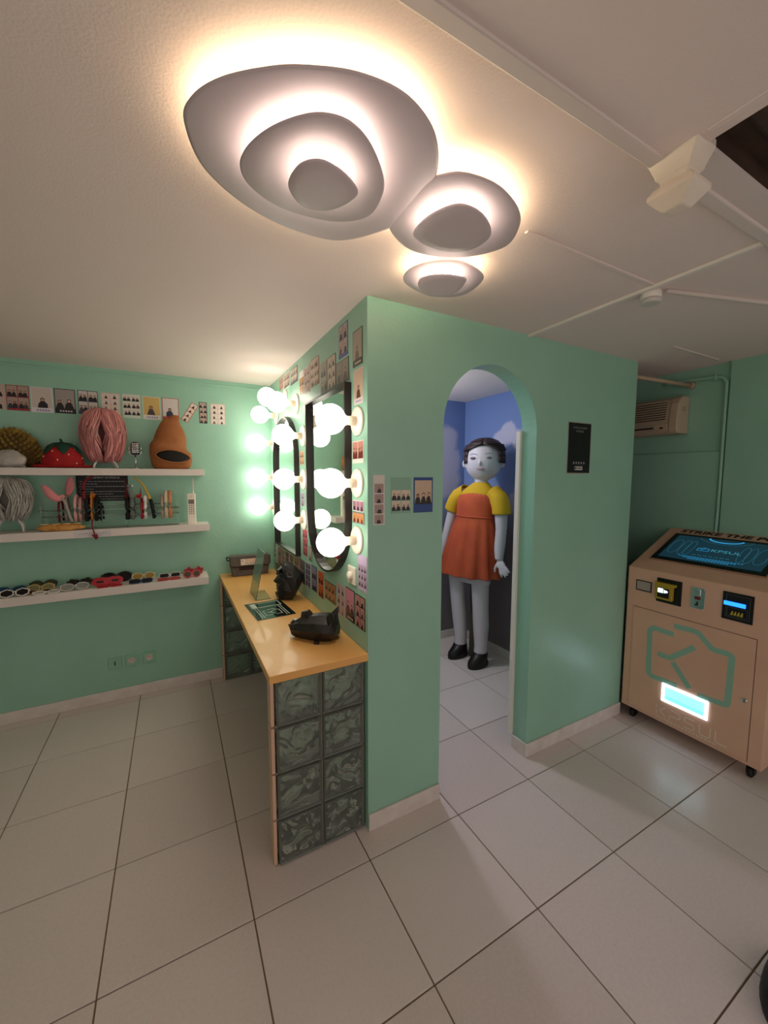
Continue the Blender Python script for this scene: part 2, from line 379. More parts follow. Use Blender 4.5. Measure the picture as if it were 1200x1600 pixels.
def glass_panel(y0, x0, label):
    t = thing('glass_block_panel', label, 'glass blocks', (x0, y0, 0), 0, 'glass block legs of the counter')
    bw, bh, gp, d = .190, .1955, .007, .08
    cell = None
    mo = MB()
    for j in range(4):
        for i in range(2):
            bx, bz = gp+i*(bw+gp), gp*.6+j*(bh+gp)
            if cell is None:
                r = lambda k, y: [(k, y, k), (bw-k, y, k), (bw-k, y, bh-k), (k, y, bh-k)]
                m = MB().loft([r(.004, 0), r(.011, .005), r(.011, d-.005), r(.004, d), r(.0, d-.008), r(.0, .008)], False, True, smooth=False)
                cell = m.build('glass_block', gedge, t, bevel=.002)
                cell.location = (bx, 0, bz)
                MB().box(.011, bw-.011, .006, .010, .011, bh-.011).build('pane', wglass, cell)
                MB().box(.011, bw-.011, d-.010, d-.006, .011, bh-.011).build('pane', wglass, cell)
            else:
                c = cell.copy(); COL.objects.link(c); c.location = (bx, 0, bz)
                for p in cell.children:
                    q = p.copy(); COL.objects.link(q); q.parent = c
    W_ = 2*bw+3*gp
    for j in range(5): mo.box(0.001, W_, .014, d-.014, max(0, gp*.6+j*(bh+gp)-gp), max(.004, gp*.6+j*(bh+gp)))
    mo.box(gp+bw, 2*gp+bw, .014, d-.014, 0, .81); mo.box(W_-gp, W_, .014, d-.014, 0, .81)
    mo.build('mortar', mortar, t)
    for j in range(4):
        MB().box(-.013, .002, .012, d-.008, j*.2026+.004, j*.2026+.2).build('edge_strip', pinkedge, t, bevel=.004)
    return t
glass_panel(1.522, .322, 'near panel of eight wavy glass blocks holding up the counter end')
glass_panel(3.238, .309, 'far panel of eight glass blocks under the counter at the shelf wall')

# ---------------------------------------------------------------- mirrors and globe lamps
mirror_m = mat('mirror_silver', '#e8efe9', .01, 1)
frame_m = mat('black_metal_frame', '#2b2624', .35, .3)
def mirror(label, yc, z0, z1, w, arch_top):
    t = thing('wall_mirror', label, 'mirror', (XA, yc, 0), RZ, 'black framed mirrors above the counter')
    r = w/2; n = 20
    if arch_top: pts = [(-r, z0), (r, z0)] + [(r*cos(pi*k/n), z1-r+r*sin(pi*k/n)) for k in range(n+1)]
    else: pts = [(-r, z1), (-r, z0+r)] + [(-r*cos(pi*k/n), z0+r-r*sin(pi*k/n)) for k in range(1, n)] + [(r, z0+r), (r, z1)]
    k = 1-.010/r; zc = (z0+z1)/2; kz = 1-.010/((z1-z0)/2)
    ins = [(x*k, zc+(z-zc)*kz) for x, z in pts]
    m = MB(); A = lambda P, h: [(x, -h, z) for x, z in P]
    m.loft([A(pts, 0), A(pts, .034), A(ins, .034), A(ins, 0)], False, True, smooth=False)
    m.build('mirror_frame', frame_m, t)
    MB().prism(ins, .004, .010, XZ).build('mirror_glass', mirror_m, t)
mirror('flat-topped mirror with a rounded bottom, nearer the arched wall', 1.97, 1.12, 2.048, .60, False)
mirror('arch-topped mirror with a flat bottom, nearer the shelf wall', 2.825, 1.10, 2.045, .61, True)
globe_m = mat('lit_opal_globe', '#ffffff', .3, emit='#fff5e4', estr=GLOBE_E)
socket_m = mat('cream_socket', '#e3d3bd', .45)
def globe_lamp():
    t = thing('globe_lamp', '', 'lamp', (0, 0, 0), RZ, 'lit globe lamps around the mirrors')
    MB().lathe([(.064, 0), (.064, -.006), (.060, -.010), (.020, -.012), (.0, -.012)], 32, axis='y').build('base_plate', cream, t)
    MB().lathe([(.020, -.010), (.021, -.030), (.019, -.052), (.0, -.052)], 20, axis='y').build('socket', socket_m, t)
    R, c = .0645, -.128
    prof = [(.017, -.050), (.021, -.062)]
    for k in range(1, 15):
        a = radians(152)*(1-k/15.0); prof.append((R*sin(a), c+(-R*cos(a)) if False else c - R*cos(a)))
    prof = [(.017, -.050), (.021, -.060)] + [(R*sin(radians(28+152*k/16)), c+R*cos(radians(28+152*k/16))) for k in range(17)]
    MB().lathe(prof, 28, axis='y').build('globe_bulb', globe_m, t)
    return t
g0 = globe_lamp()
for i, (y, z, lab) in enumerate((
    (1.600, 1.866, 'lit globe lamp at the open end of the counter, topmost of three'), (1.605, 1.594, 'lit globe lamp at the open end of the counter, middle of three'), (1.610, 1.335, 'lit globe lamp at the open end of the counter, lowest of three'),
    (2.420, 1.876, 'lit globe lamp between the two mirrors, highest of the straight three'), (2.425, 1.607, 'lit globe lamp between the two mirrors, middle of the straight three'), (2.425, 1.350, 'lit globe lamp between the two mirrors, lowest of the straight three'),
    (2.560, 2.095, 'lit globe lamp over the near shoulder of the arch-topped mirror'), (2.835, 2.175, 'lit globe lamp above the peak of the arch-topped mirror'), (3.110, 2.092, 'lit globe lamp over the far shoulder of the arch-topped mirror'),
    (3.245, 1.892, 'lit globe lamp in the far corner, topmost of three beside the shelf wall'), (3.248, 1.618, 'lit globe lamp in the far corner, middle of three beside the shelf wall'), (3.250, 1.376, 'lit globe lamp in the far corner, lowest of three beside the shelf wall'))):
    if i == 0: g0.location = (XA, y, z); g0['label'] = lab
    else: dup(g0, (XA, y, z), lab)

# ---------------------------------------------------------------- photo prints
SKIN = ['#e2b79c', '#c89478', '#d9a98c', '#b98265']
def print_card(name, label, group, wall, u, z, w, h, border='#f0ece6', rows=1, cols=1, bg='#d8cdc6', fig='#221d1f', foot=0, head=0, gap=.004, n=2, seed=0, tilt=0, accent=None, cat='photo', notes=None):
    loc, rz = {'A': ((XA, u, z), RZ), 'B': ((u, YB, z), 0), 'C': ((u, YC, z), 0)}[wall]
    rnd = random.Random(seed*7+3); m = MB(); a, b = w/2, h/2
    m.box(-a, a, -.0016, -.0002, -b, b, border)
    q = lambda x0, x1, z0, z1, lay, c: m.add([(x0, lay, z0), (x1, lay, z0), (x1, lay, z1), (x0, lay, z1)], [(0, 1, 2, 3)], c)
    pl = lambda P, lay, c: m.add([(x, lay, zz) for x, zz in P], [tuple(range(len(P)))], c)
    zb, zt = -b+gap+foot*h, b-gap-head*h
    cw, chh = (2*a-gap*(cols+1))/cols, (zt-zb-gap*(rows-1))/rows
    for r in range(rows):
        for c in range(cols):
            x0 = -a+gap+c*(cw+gap); z0 = zb+r*(chh+gap)
            q(x0, x0+cw, z0, z0+chh, -.0020, bg)
            N_ = n if n > 0 else rnd.choice((1, 2))
            for k in range(N_):
                px = x0+cw*((k+.5)/N_+rnd.uniform(-.06, .06)); s = min(chh, cw*1.35)*rnd.uniform(.8, .95); s *= .74 if rows*cols == 1 else 1; hw = min(cw*.46/N_*1.15, s*.3)
                z1 = z0; y0 = -.0023-.0004*k
                fc = fig if rnd.random() < .7 else rnd.choice(('#4a3c40', '#5a2d2a', '#2c3346', fig))
                px = min(max(px, x0+hw), x0+cw-hw)
                pl([(px-hw, z1), (px+hw, z1), (px+hw*rnd.uniform(.6, .95), z1+s*rnd.uniform(.25, .44)), (px+hw*.35, z1+s*.50), (px-hw*.35, z1+s*.50), (px-hw*rnd.uniform(.6, .95), z1+s*rnd.uniform(.25, .44))], y0, fc)
                hr = min(s*.105, hw*.45); hz = z1+s*.585
                pl([(px+hr*1.25*cos(t_), hz+hr*.25+hr*1.3*sin(t_)) for t_ in [2*pi*i/8 for i in range(8)]], y0-.0001, '#17110f')
                pl([(px+hr*.85*cos(t_), hz+hr*1.05*sin(t_)) for t_ in [2*pi*i/8 for i in range(8)]], y0-.0002, rnd.choice(SKIN))
    if foot and accent:
        for k in range(5):
            x = -a*.55+k*a*.26; q(x, x+a*.17, -b+foot*h*.35, -b+foot*h*.75, -.0021, accent)
    o = m.build(name, print_m); o.location = loc; o.rotation_euler = (0, 0, rz) if not tilt else (0, tilt, rz)
    return tag(o, label, cat, group)
GC, GA, GB = 'photo prints in the row above the shelves', 'photo prints around the mirrors', 'photo prints beside the arch'
def PC(lab, u, z, w, h, **k): print_card('photo_print', lab, GC, 'C', u, z, w, h, **k)
PC('pink photo print at the start of the shelf-wall row, cut by the frame edge', -.955, 2.117, .105, .155, border='#d9a3a0', rows=2, cols=1, bg='#c9b0a8', seed=1)
PC('red-bordered photo print of four dark heads above the spiky hat', -.841, 2.117, .111, .157, border='#a8343c', rows=2, cols=2, bg='#b59c90', n=2, seed=2, foot=.06)
PC('white photo print of one figure with lilac lettering above the strawberry hat', -.723, 2.116, .110, .160, border='#e6dfe6', rows=1, cols=1, bg='#d3c4bd', n=1, foot=.16, accent='#9a8fc8', seed=3)
PC('black-bordered photo print of two dark-clothed people between shelf hats', -.605, 2.118, .110, .158, border='#141416', bg='#a89c98', n=2, foot=.17, accent='#c9c4c4', seed=4)
PC('dark-edged four-panel photo print with a blue foot, just before the pink wig', -.481, 2.121, .110, .156, border='#3a4668', rows=2, cols=2, bg='#cfc4bf', n=2, foot=.07, seed=5)
PC('pink photo print of eight small panels behind the pink wig', -.355, 2.118, .108, .156, border='#e4b3a8', rows=4, cols=2, bg='#dccfc8', n=1, seed=6)
PC('pale photo print of six small panels between pink wig and microphone', -.234, 2.117, .107, .164, border='#cfdccb', rows=3, cols=2, bg='#d9cfc6', n=2, foot=.1, seed=7)
PC('yellowish photo print of one hooded figure above the microphone', -.112, 2.114, .110, .160, border='#e3dccd', bg='#d1b06a', n=1, foot=.17, accent='#8f8cc4', seed=8)
PC('red-bordered photo print of a dark heart pose above the brown hood', .008, 2.116, .107, .160, border='#c2473f', bg='#dcd0cb', n=1, fig='#26324a', foot=.14, seed=9)
PC('tilted red photo strip right of the brown hood', .134, 2.102, .050, .152, border='#c05a4e', rows=4, cols=1, bg='#e3d3c8', n=1, tilt=radians(31), seed=10)
PC('narrow black photo strip next to the tilted red strip', .226, 2.107, .055, .157, border='#2a2228', rows=4, cols=1, bg='#b8a49a', n=2, seed=11)
PC('pale pink eight-panel photo print at the end of the shelf-wall row', .329, 2.105, .105, .156, border='#d8b7b0', rows=4, cols=2, bg='#e6d8d0', n=1, seed=12)
def PA(lab, u, z, w, h, **k): print_card('photo_print', lab, GA, 'A', u, z, w, h, **k)
PA('small reddish photo print nearest the corner in the upper row', 2.945, 2.300, .110, .085, border='#d9b5a5', rows=2, cols=2, bg='#c08a80', n=1, seed=20)
PA('greyish landscape photo print, second from the corner in the upper row', 2.790, 2.291, .150, .098, rows=2, cols=2, bg='#b39a8c', n=2, seed=21)
PA('landscape photo print with a blue foot in the upper row', 2.605, 2.284, .160, .098, border='#3c4d63', rows=2, cols=2, bg='#d2bfae', n=2, foot=.08, seed=22)
PA('orange-toned photo print above the gap between the mirrors', 2.435, 2.200, .095, .148, rows=2, cols=2, bg='#c98c4a', n=1, seed=23, head=.25)
PA('pinkish six-panel photo print beside the orange-toned one', 2.325, 2.195, .105, .150, border='#dcc3bb', rows=3, cols=2, bg='#b98e86', n=1, seed=24)
PA('larger photo print of three group rows above the flat-topped mirror', 2.185, 2.209, .150, .150, border='#a77f6c', rows=3, cols=1, bg='#cdb09c', n=4, seed=25)
PA('grey photo print of hats and people above the flat-topped mirror', 2.035, 2.149, .100, .158, border='#a59a8c', rows=2, cols=1, bg='#9c9388', n=2, seed=26)
PA('green-edged six-panel photo print above the flat-topped mirror', 1.915, 2.150, .110, .158, border='#4b5446', rows=3, cols=2, bg='#c7b8a6', n=1, seed=27)
PA('dark landscape photo print of two portraits touching the flat mirror top', 1.775, 2.119, .155, .105, border='#3a3630', rows=1, cols=2, bg='#8d8577', n=1, fig='#4c443f', seed=28)
PA('four-panel photo print with blue foot, highest on the mirror wall', 1.762, 2.258, .110, .150, border='#4453a0', rows=2, cols=2, bg='#b9a49a', n=1, foot=.08, seed=29)
PA('dark-bordered photo print of one brown coat high near the wall edge', 1.600, 2.180, .100, .152, border='#38352d', bg='#a99c8b', n=1, fig='#7a675b', foot=.16, accent='#cfc6b6', seed=30)
PA('pale photo print with lilac lettering above the topmost end globe', 1.592, 2.015, .097, .150, border='#e2d3cb', bg='#d5b9a2', n=1, fig='#5b4038', foot=.14, accent='#a79ad6', seed=31)
PA('white photo print of two red portraits between upper end globes', 1.600, 1.732, .118, .098, border='#efe3da', rows=1, cols=2, bg='#c98d80', n=2, fig='#6d332c', foot=.16, seed=32)
PA('white photo strip of three purple panels under the middle end globe', 1.600, 1.492, .120, .050, border='#e8d9d6', rows=1, cols=3, bg='#a97c90', n=1, fig='#4d2a44', seed=33)
PA('grey-edged photo strip of three orange panels above the lowest end globe', 1.600, 1.438, .125, .050, border='#7d8488', rows=1, cols=3, bg='#df9a62', n=1, fig='#7c3526', seed=34)
PA('lilac photo print of small groups beside the dimmer switch', 1.558, 1.193, .092, .162, border='#c9b4d2', rows=3, cols=3, bg='#b9a2bb', n=1, head=.25, foot=.1, seed=35)
PA('narrow photo print tucked into the corner below the arch-topped mirror', 3.265, 1.018, .085, .126, rows=3, cols=2, bg='#8a8074', n=1, seed=36)
PA('magenta-toned photo print, second from the corner above the counter', 3.115, .995, .100, .150, border='#c58a96', rows=2, cols=1, bg='#b3596d', n=2, seed=37)
PA('white eight-panel photo print, third from the corner above the counter', 2.995, .985, .098, .158, border='#d9d2c6', rows=4, cols=2, bg='#8b8576', n=1, seed=38)
PA('dark purple photo print, fourth from the corner above the counter', 2.872, .988, .098, .160, border='#d6cbc8', rows=4, cols=2, bg='#584a5c', n=1, fig='#1c161f', seed=39)
PA('green-edged photo print, fifth from the corner above the counter', 2.752, .990, .100, .160, border='#e4ddd2', rows=3, cols=1, bg='#6f6a58', n=2, seed=40)
PA('pinkish-brown photo print behind the standing mask', 2.622, .992, .102, .158, border='#d5b7ae', rows=3, cols=2, bg='#a7857e', n=1, seed=41)
PA('dark-edged six-panel photo print behind the back of the standing mask', 2.492, 1.000, .105, .152, border='#403844', rows=3, cols=2, bg='#77707c', n=1, seed=42)
PA('white-edged eight-panel photo print below the middle globes', 2.365, 1.008, .102, .155, border='#d8d2dc', rows=4, cols=2, bg='#726b80', n=1, fig='#241d33', seed=43)
PA('dark blue-grey photo print of two group shots below the flat-topped mirror', 2.243, 1.012, .096, .152, border='#4c465c', rows=2, cols=1, bg='#8f88a0', n=2, fig='#2a2338', seed=44)
PA('orange-red photo print under the curve of the flat-topped mirror', 2.120, 1.005, .098, .158, border='#c8b6a8', rows=2, cols=1, bg='#d5642c', n=2, fig='#6a2a24', seed=45)
PA('landscape brown-edged photo print of six smiling groups under the mirror', 1.972, 1.000, .165, .104, border='#5b503c', rows=2, cols=3, bg='#c28a62', n=1, foot=.08, seed=46)
PA('lilac and peach photo collage between landscape print and pink portrait', 1.818, 1.001, .108, .158, border='#c9b0bc', rows=3, cols=2, bg='#c8a9a0', n=1, fig='#6b4b86', seed=47)
PA('black-bordered pink photo print of two faces nearest below the switch', 1.699, 1.008, .105, .158, border='#1d1416', bg='#d98aa0', n=2, fig='#5a2438', foot=.16, accent='#e8c9c2', seed=48)
PA('black six-panel photo print lowest at the wall edge by the near mask', 1.584, 1.008, .104, .152, border='#26201a', rows=3, cols=2, bg='#c08a86', n=1, fig='#1b1416', seed=49)
PA('small dark photo print low behind the sign, just above the counter', 3.185, .885, .150, .070, border='#7d7468', rows=1, cols=2, bg='#5c4038', n=1, seed=50)
PA('crimson photo print beside the rounded bottom of the flat-topped mirror', 2.415, 1.205, .100, .172, border='#d3aeb0', rows=3, cols=2, bg='#b5475a', n=1, fig='#5a1c26', seed=51)
PA('small dark-edged photo print peeping out under the mirror curve', 2.310, 1.150, .060, .085, border='#5c5348', rows=1, cols=1, bg='#b9aa9a', n=1, seed=52)
PA('small orange-footed photo print between upper and middle centre globes', 2.455, 1.742, .085, .085, border='#e4c7a8', rows=2, cols=2, bg='#d6a483', n=1, seed=53)
PA('small pale lilac photo print between middle and lower centre globes', 2.455, 1.478, .085, .090, border='#d8d3df', rows=2, cols=1, bg='#a59aae', n=1, seed=54)
def PB(lab, u, z, w, h, **k): print_card('photo_print', lab, GB, 'B', u, z, w, h, **k)
PB('white photo strip of four portraits nearest the wall corner', .784, 1.522, .055, .217, border='#d9d4c8', rows=4, cols=1, bg='#a9928a', n=1, fig='#3b2730', head=.15, gap=.0055, seed=60)
PB('mint-edged four-panel photo print between white strip and blue print', .895, 1.540, .103, .160, border='#86b39c', rows=2, cols=2, bg='#d6c6b2', n=2, head=.33, foot=.05, gap=.0035, seed=61)
PB('blue-bordered photo print of three people nearest the arch', 1.014, 1.540, .105, .161, border='#2d4787', rows=1, cols=1, bg='#cdb49a', n=3, head=.05, foot=.2, gap=.006, seed=62)
m = MB(); m.box(.784-.017, .784+.017, YB-.0024, YB-.0017, 1.603, 1.624)

# poster on the arch wall
t = thing('wall_poster', 'black notice with five stars right of the arch', 'poster', (2.107, YB, 1.791))
MB().box(-.106, .106, -.002, -.0003, -.150, .150).build('border', mat('poster_border', '#a9a9a0', .5), t)
MB().box(-.100, .100, -.0028, -.002, -.143, .145).build('sheet', mat('poster_black', '#0b0b0d', .45), t)
pgrey = mat('poster_grey', '#7e7f80', .5)
text('VOTRE AVIS NOUS', .0165, pgrey, t, (0, -.0032, .117), sx=.9); text('INTÉRESSE', .0165, pgrey, t, (0, -.0032, .097), sx=.9)
for k in range(5):
    st = [( (.0095 if i % 2 == 0 else .004)*sin(pi*i/5), (.0095 if i % 2 == 0 else .004)*cos(pi*i/5)) for i in range(10)]
    MB().prism([(a+(-.046+.023*k), b-.085) for a, b in st], .0028, .0036, XZ).build('star', mat('star_grey', '#a2a2a0', .5), t)
MB().box(-.034, .034, -.0036, -.0028, -.127, -.105).build('sticker', mat('sticker_white', '#c9c4c0', .5), t)
m = MB().prism([(-.026+.006*cos(a), -.116+.008*sin(a)) for a in [2*pi*i/10 for i in range(10)]], .0036, .004, XZ)
for k in range(7): m.box(-.012+.006*k, -.008+.006*k, -.004, -.0036, -.119, -.113)
m.build('mark', black_m, t)

# ---------------------------------------------------------------- wall plates
plate_m = mat('painted_plate', '#8fc2a6', .4); pinkw = mat('pinkish_plastic', '#e0c4bc', .45)
for x, lab, kind in ((-.420, 'pale green phone socket plate low on the shelf wall', 0), (-.318, 'green power socket between phone socket and second power socket', 1), (-.208, 'green power socket nearest the counter low on the shelf wall', 1)):
    t = thing('wall_socket', lab, 'socket', (x, YC, .277), 0, 'sockets low on the shelf wall')
    MB().box(-.041, .041, -.009, 0, -.041, .041).build('cover_plate', plate_m, t, bevel=.003)
    if kind:
        i_ = MB().lathe([(.022, -.0092), (.021, -.0098), (.017, -.0096), (.0, -.0096)], 20, axis='y').build('insert', pinkw, t)
        MB().lathe([(.003, -.0096), (.003, -.0104)], 8, (-.008, 0, .002), 'y').lathe([(.003, -.0096), (.003, -.0104)], 8, (.008, 0, .002), 'y').lathe([(.0025, -.0096), (.0025, -.0106)], 8, (0, 0, .012), 'y').build('pin_hole', black_m, i_)
    else:
        MB().box(-.024, .024, -.0105, -.009, -.030, .030).build('insert', plate_m, t, bevel=.001)
        MB().box(-.0035, .0035, -.0112, -.0105, -.015, .015).build('slot', black_m, t)
t = thing('dimmer_switch', 'white dimmer switch plate with a round knob under the end globes', 'switch', (XA, 1.665, 1.162), RZ)
MB().box(-.042, .042, -.010, 0, -.042, .042).build('cover_plate', cream, t, bevel=.003)
MB().lathe([(.020, -.010), (.019, -.024), (.017, -.026), (.0, -.026)], 24, axis='y').build('knob', cream, t)

# ---------------------------------------------------------------- shelves
shelf_m = mat('white_shelf', '#e6dad4', .45)
for z, th, xr, lab in ((1.676, .046, .205, 'top white floating shelf with hats and wig'), (1.277, .050, .226, 'middle white floating shelf with headband rack'), (.884, .055, .207, 'bottom white floating shelf with sunglasses')):
    tag(MB().box(-1.4, xr, YC-.20, YC-.0005, z-th, z).build('floating_shelf', shelf_m, bevel=.002), lab, 'shelf', 'white floating shelves')
Z1, Z2, Z3 = 1.676, 1.277, .884

# --- top shelf
def fib(n, r, c, zmin=-1):
    out = []
    for i in range(n):
        z = 1-2*(i+.5)/n; a = i*2.399963
        if z < zmin: continue
        s_ = sqrt(1-z*z); out.append(Vector((s_*cos(a), s_*sin(a), z)))
    return out
rnd = random.Random(5)
spiky = mat('olive_yellow_foam', '#a9893a', .8, vary=(18, '#6d5424', 1))
t = thing('spiky_fruit_hat', 'yellow-brown spiky fruit-shaped hat on the top shelf', 'hat', (-.868, 3.264, Z1))
m = MB(); rx, ry, rz_ = .142, .055, .205
m.ball((0, 0, .03), (rx*.97, ry*.97, rz_*.97), 24, 14, fn=lambda x, y, z: 1 if z > -.1 else (.13/.9 if z < -.97 else 1))
m2 = MB()
for v in m.v: m2.v.append((v[0], v[1], max(v[2], .0)))
m2.f = m.f; m2.c = m.c; m2.sm = m.sm
m2.build('dome', mat('brown_hat_body', '#54401f', .85), t)
sp = MB()
for d in fib(430, 1, 0, -.12):
    p = Vector((d.x*rx, d.y*ry, d.z*rz_+.03)); nrm = Vector((d.x/rx, d.y/ry, d.z/rz_)).normalized()
    if p.z < .012: continue
    a = nrm.orthogonal().normalized(); b = nrm.cross(a); k = .0125*rnd.uniform(.9, 1.15)
    base = [p+(a*cos(q*pi/2+.6)+b*sin(q*pi/2+.6))*k-nrm*.006 for q in range(4)]; tip = p+nrm*.020+Vector((rnd.uniform(-.004, .004), 0, .005))
    sp.add(base+[tip], [(0, 1, 4), (1, 2, 4), (2, 3, 4), (3, 0, 4)])
sp.build('spikes', spiky, t, kind='stuff')
t = thing('satin_hat', 'crumpled silver-grey satin hat in front of the spiky hat', 'hat', (-.858, 3.155, Z1))
ns = lambda x, y, z: 1+.07*sin(7*x+3*z)*cos(5*z+4*y)+.04*sin(15*x+9*y)
m = MB().ball((0, 0, .048), (.076, .022, .058), 26, 16, fn=ns)
m.v = [(v[0], v[1], max(v[2], .004)) for v in m.v]
m.build('crown', mat('silver_satin', '#b3aca4', .38, .25, bump=(20, .3, .02)), t)
MB().tube([(.070*cos(a), .021*sin(a), .008+.003*sin(5*a)) for a in [2*pi*i/24 for i in range(24)]], .006, 6, closed=True).build('band', mat('grey_band', '#8f8a84', .6), t)
red_felt = mat('red_felt', '#b5161c', .75, vary=(12, '#9a1018', 1))
t = thing('strawberry_hat', 'red strawberry hat with green leaves on the top shelf', 'hat', (-.610, 3.192, Z1))
cw_ = MB().lathe([(.0, .006), (.110, .006), (.108, .045), (.098, .085), (.078, .122), (.048, .148), (.018, .160), (.0, .162)], 28); cw_.v = [(x, y*.68, z) for x, y, z in cw_.v]; cw_.build('crown', red_felt, t)
b = MB().lathe([(.100, .010), (.135, .003), (.158, .014), (.154, .020), (.135, .010), (.100, .017)], 32); b.v = [(x, y*.42, z) for x, y, z in b.v]; b.build('brim', red_felt, t)
gf = mat('dark_green_felt', '#16402f', .8)
for k in range(6):
    a = radians(-90+60*k+10); L_ = .085; pr = [(0, .164), (.030, .158), (.062, .140), (.088, .110), (.101, .084)]
    vs = []
    for j, (r_, z_) in enumerate(pr):
        wv = (.012, .030, .036, .024, .001)[j]
        for s_ in (-1, 1): vs.append(((r_+.004)*cos(a)-s_*wv*sin(a), ((r_+.004)*sin(a)+s_*wv*cos(a))*.68, z_))
    MB().add(vs, [(2*j, 2*j+1, 2*j+3, 2*j+2) for j in range(4)], smooth=True).build('leaf', gf, t).modifiers.new('s', 'SOLIDIFY').thickness = .002
MB().tube([(0, 0, .155), (-.003, 0, .170), (-.008, 0, .184)], [.009, .007, .006], 8).build('stalk', gf, t)
m = MB()
for d in fib(44, 1, 0, .08):
    q = hypot(d.x, d.y); r_ = .110*(1-(d.z)**2.4)**.5; m.ball((d.x/q*r_, d.y/q*r_*.69-.001, .006+d.z*.150), (.0035, .0035, .006), 6, 5)
m.build('seeds', mat('pale_seed', '#efe0c8', .6), t)
def wig(name, label, loc, R, Hh, cols, n, gap, mname, capc, seed, stand_label, stand_h):
    """strands fall from the crown to z=0; gap = half-angle (deg) left open to the front"""
    t = thing(name, label, 'wig', loc)
    rn = random.Random(seed)
    MB().ball((0, .012, Hh*.60), (R*.70, R*.54, Hh*.36), 20, 12).build('cap', mat(mname+'_cap', capc, .8), t)
    for ci, c in enumerate(cols):
        m = MB()
        for i in range(n//len(cols)):
            wv = rn.uniform(-.25, .25)
            a = rn.uniform(-pi, pi); front = ((a+pi/2+pi) % (2*pi))-pi
            rr = R*rn.uniform(.76, 1.03); bot = (rn.uniform(.12, .34) if rn.random() < .4 else rn.uniform(0, .12))*Hh; tipk = rn.uniform(.40, .74)
            ph = rn.uniform(-.45, .45); pts = [(rn.uniform(-.22, .22)*R, rn.uniform(-.22, .16)*R, Hh*rn.uniform(.955, 1.0))]
            for q, (kr, kz, kg) in enumerate(((.46, .962, 0), (.74, .87, 0), (.93, .68, .5), (1.0, .46, 1.3), (.88, .22, 1.0), (tipk, 0, .3))):
                g = radians(gap)*kg; f = front
                if abs(f) < radians(55): f = (1 if f >= 0 else -1)*(g+abs(f)*(1-g/radians(55)))
                aa = -pi/2+f+rn.uniform(-.03, .03)+.05*sin(q*1.3+ph*6)+(kz-.5)*wv; kr *= rn.uniform(.98, 1.02)
                pts.append((rr*kr*cos(aa), rr*kr*sin(aa)*.78, bot+(Hh-bot)*kz))
            P = path3(pts, 3); w = R*rn.uniform(.018, .040)
            m.tube(P, [w*.7]+[w]*(len(P)-3)+[w*.6, w*.15], 5, flat=((cos(a), sin(a), 0), .45))
        m.build('hair', mat(mname+str(ci), c, .45, sheen=0), t, kind='stuff')
    s = thing('wig_stand', stand_label, 'stand', (loc[0], loc[1], loc[2]-stand_h))
    sm = mat('translucent_white_plastic', '#dcd6d2', .35)
    for k in range(4):
        a = radians(45+90*k+8)
        MB().tube(path3([(R*.70*cos(a), R*.50*sin(a), .004), (R*.66*cos(a), R*.5*sin(a), stand_h*.7), (R*.3*cos(a), R*.3*sin(a), stand_h+Hh*.12), (R*.10*cos(a), R*.1*sin(a), stand_h+Hh*.35)], 4), .0075, 6, flat=((-sin(a), cos(a), 0), .5)).build('leg', sm, s)
    MB().lathe([(.0, stand_h+Hh*.28), (R*.16, stand_h+Hh*.28), (R*.16, stand_h+Hh*.34), (.0, stand_h+Hh*.36)], 16).build('hub', sm, s)
    for sg in (-1, 1):
        MB().tube(path3([(sg*R*.08, -.01, stand_h+Hh*.3), (sg*R*.25, -R*.52, stand_h+Hh*.42), (sg*R*.10, -R*.56, stand_h+Hh*.7), (0, -R*.3, stand_h+Hh*.88)], 4), .005, 6).build('rib', sm, s)
    return t
wig('pink_wig', 'pink straight-haired wig on a white stand on the top shelf', (-.395, 3.228, Z1+.035), .128, .362, ('#dd928e', '#d38886', '#e8a6a0', '#bd7272'), 1300, 13, 'pink_hair', '#5e3336', 3, 'white plastic wig stand holding up the pink wig', .035)
# microphone
t = thing('vintage_microphone', 'small chrome vintage microphone between pink wig and brown hood', 'microphone', (-.219, 3.215, Z1))
MB().lathe([(.0, 0), (.026, 0), (.026, .004), (.012, .008), (.0045, .010)], 24).build('base', chrome, t)
MB().box(-.045, .045, -.012, .012, 0, .0035).build('base_plate', black_m, t)
MB().lathe([(.0045, .008), (.0045, .095)], 12).build('stem', chrome, t)
h_ = MB(); rr = lambda kx, z: [(kx*.027*(abs(cos(a))**.6)*(1 if cos(a) > 0 else -1), kx*.020*(abs(sin(a))**.6)*(1 if sin(a) > 0 else -1), z) for a in [2*pi*i/20 for i in range(20)]]
h_.loft([rr(.5, .095), rr(.85, .100), rr(.95, .112), rr(.97, .165), rr(.85, .178), rr(.5, .184)])
hd = h_.build('head', mat('dark_grille', '#2a2926', .5, .4), t)
for k in range(6): MB().loft([rr(1.0, .112+.011*k), rr(1.07, .113+.011*k), rr(1.07, .117+.011*k), rr(1.0, .118+.011*k)], False, True).build('grille_bar', chrome, hd)
for sx in (-.012, 0, .012): MB().tube(path3([(sx, -.012, .098), (sx, -.0205, .110), (sx, -.021, .165), (sx, -.010, .183)], 4), .0022, 6).build('rib', chrome, hd)
MB().tube(path3([(-.036, 0, .150), (-.036, 0, .115), (-.025, 0, .096), (0, 0, .092), (.025, 0, .096), (.036, 0, .115), (.036, 0, .150)], 4), .003, 6).build('yoke', chrome, t)
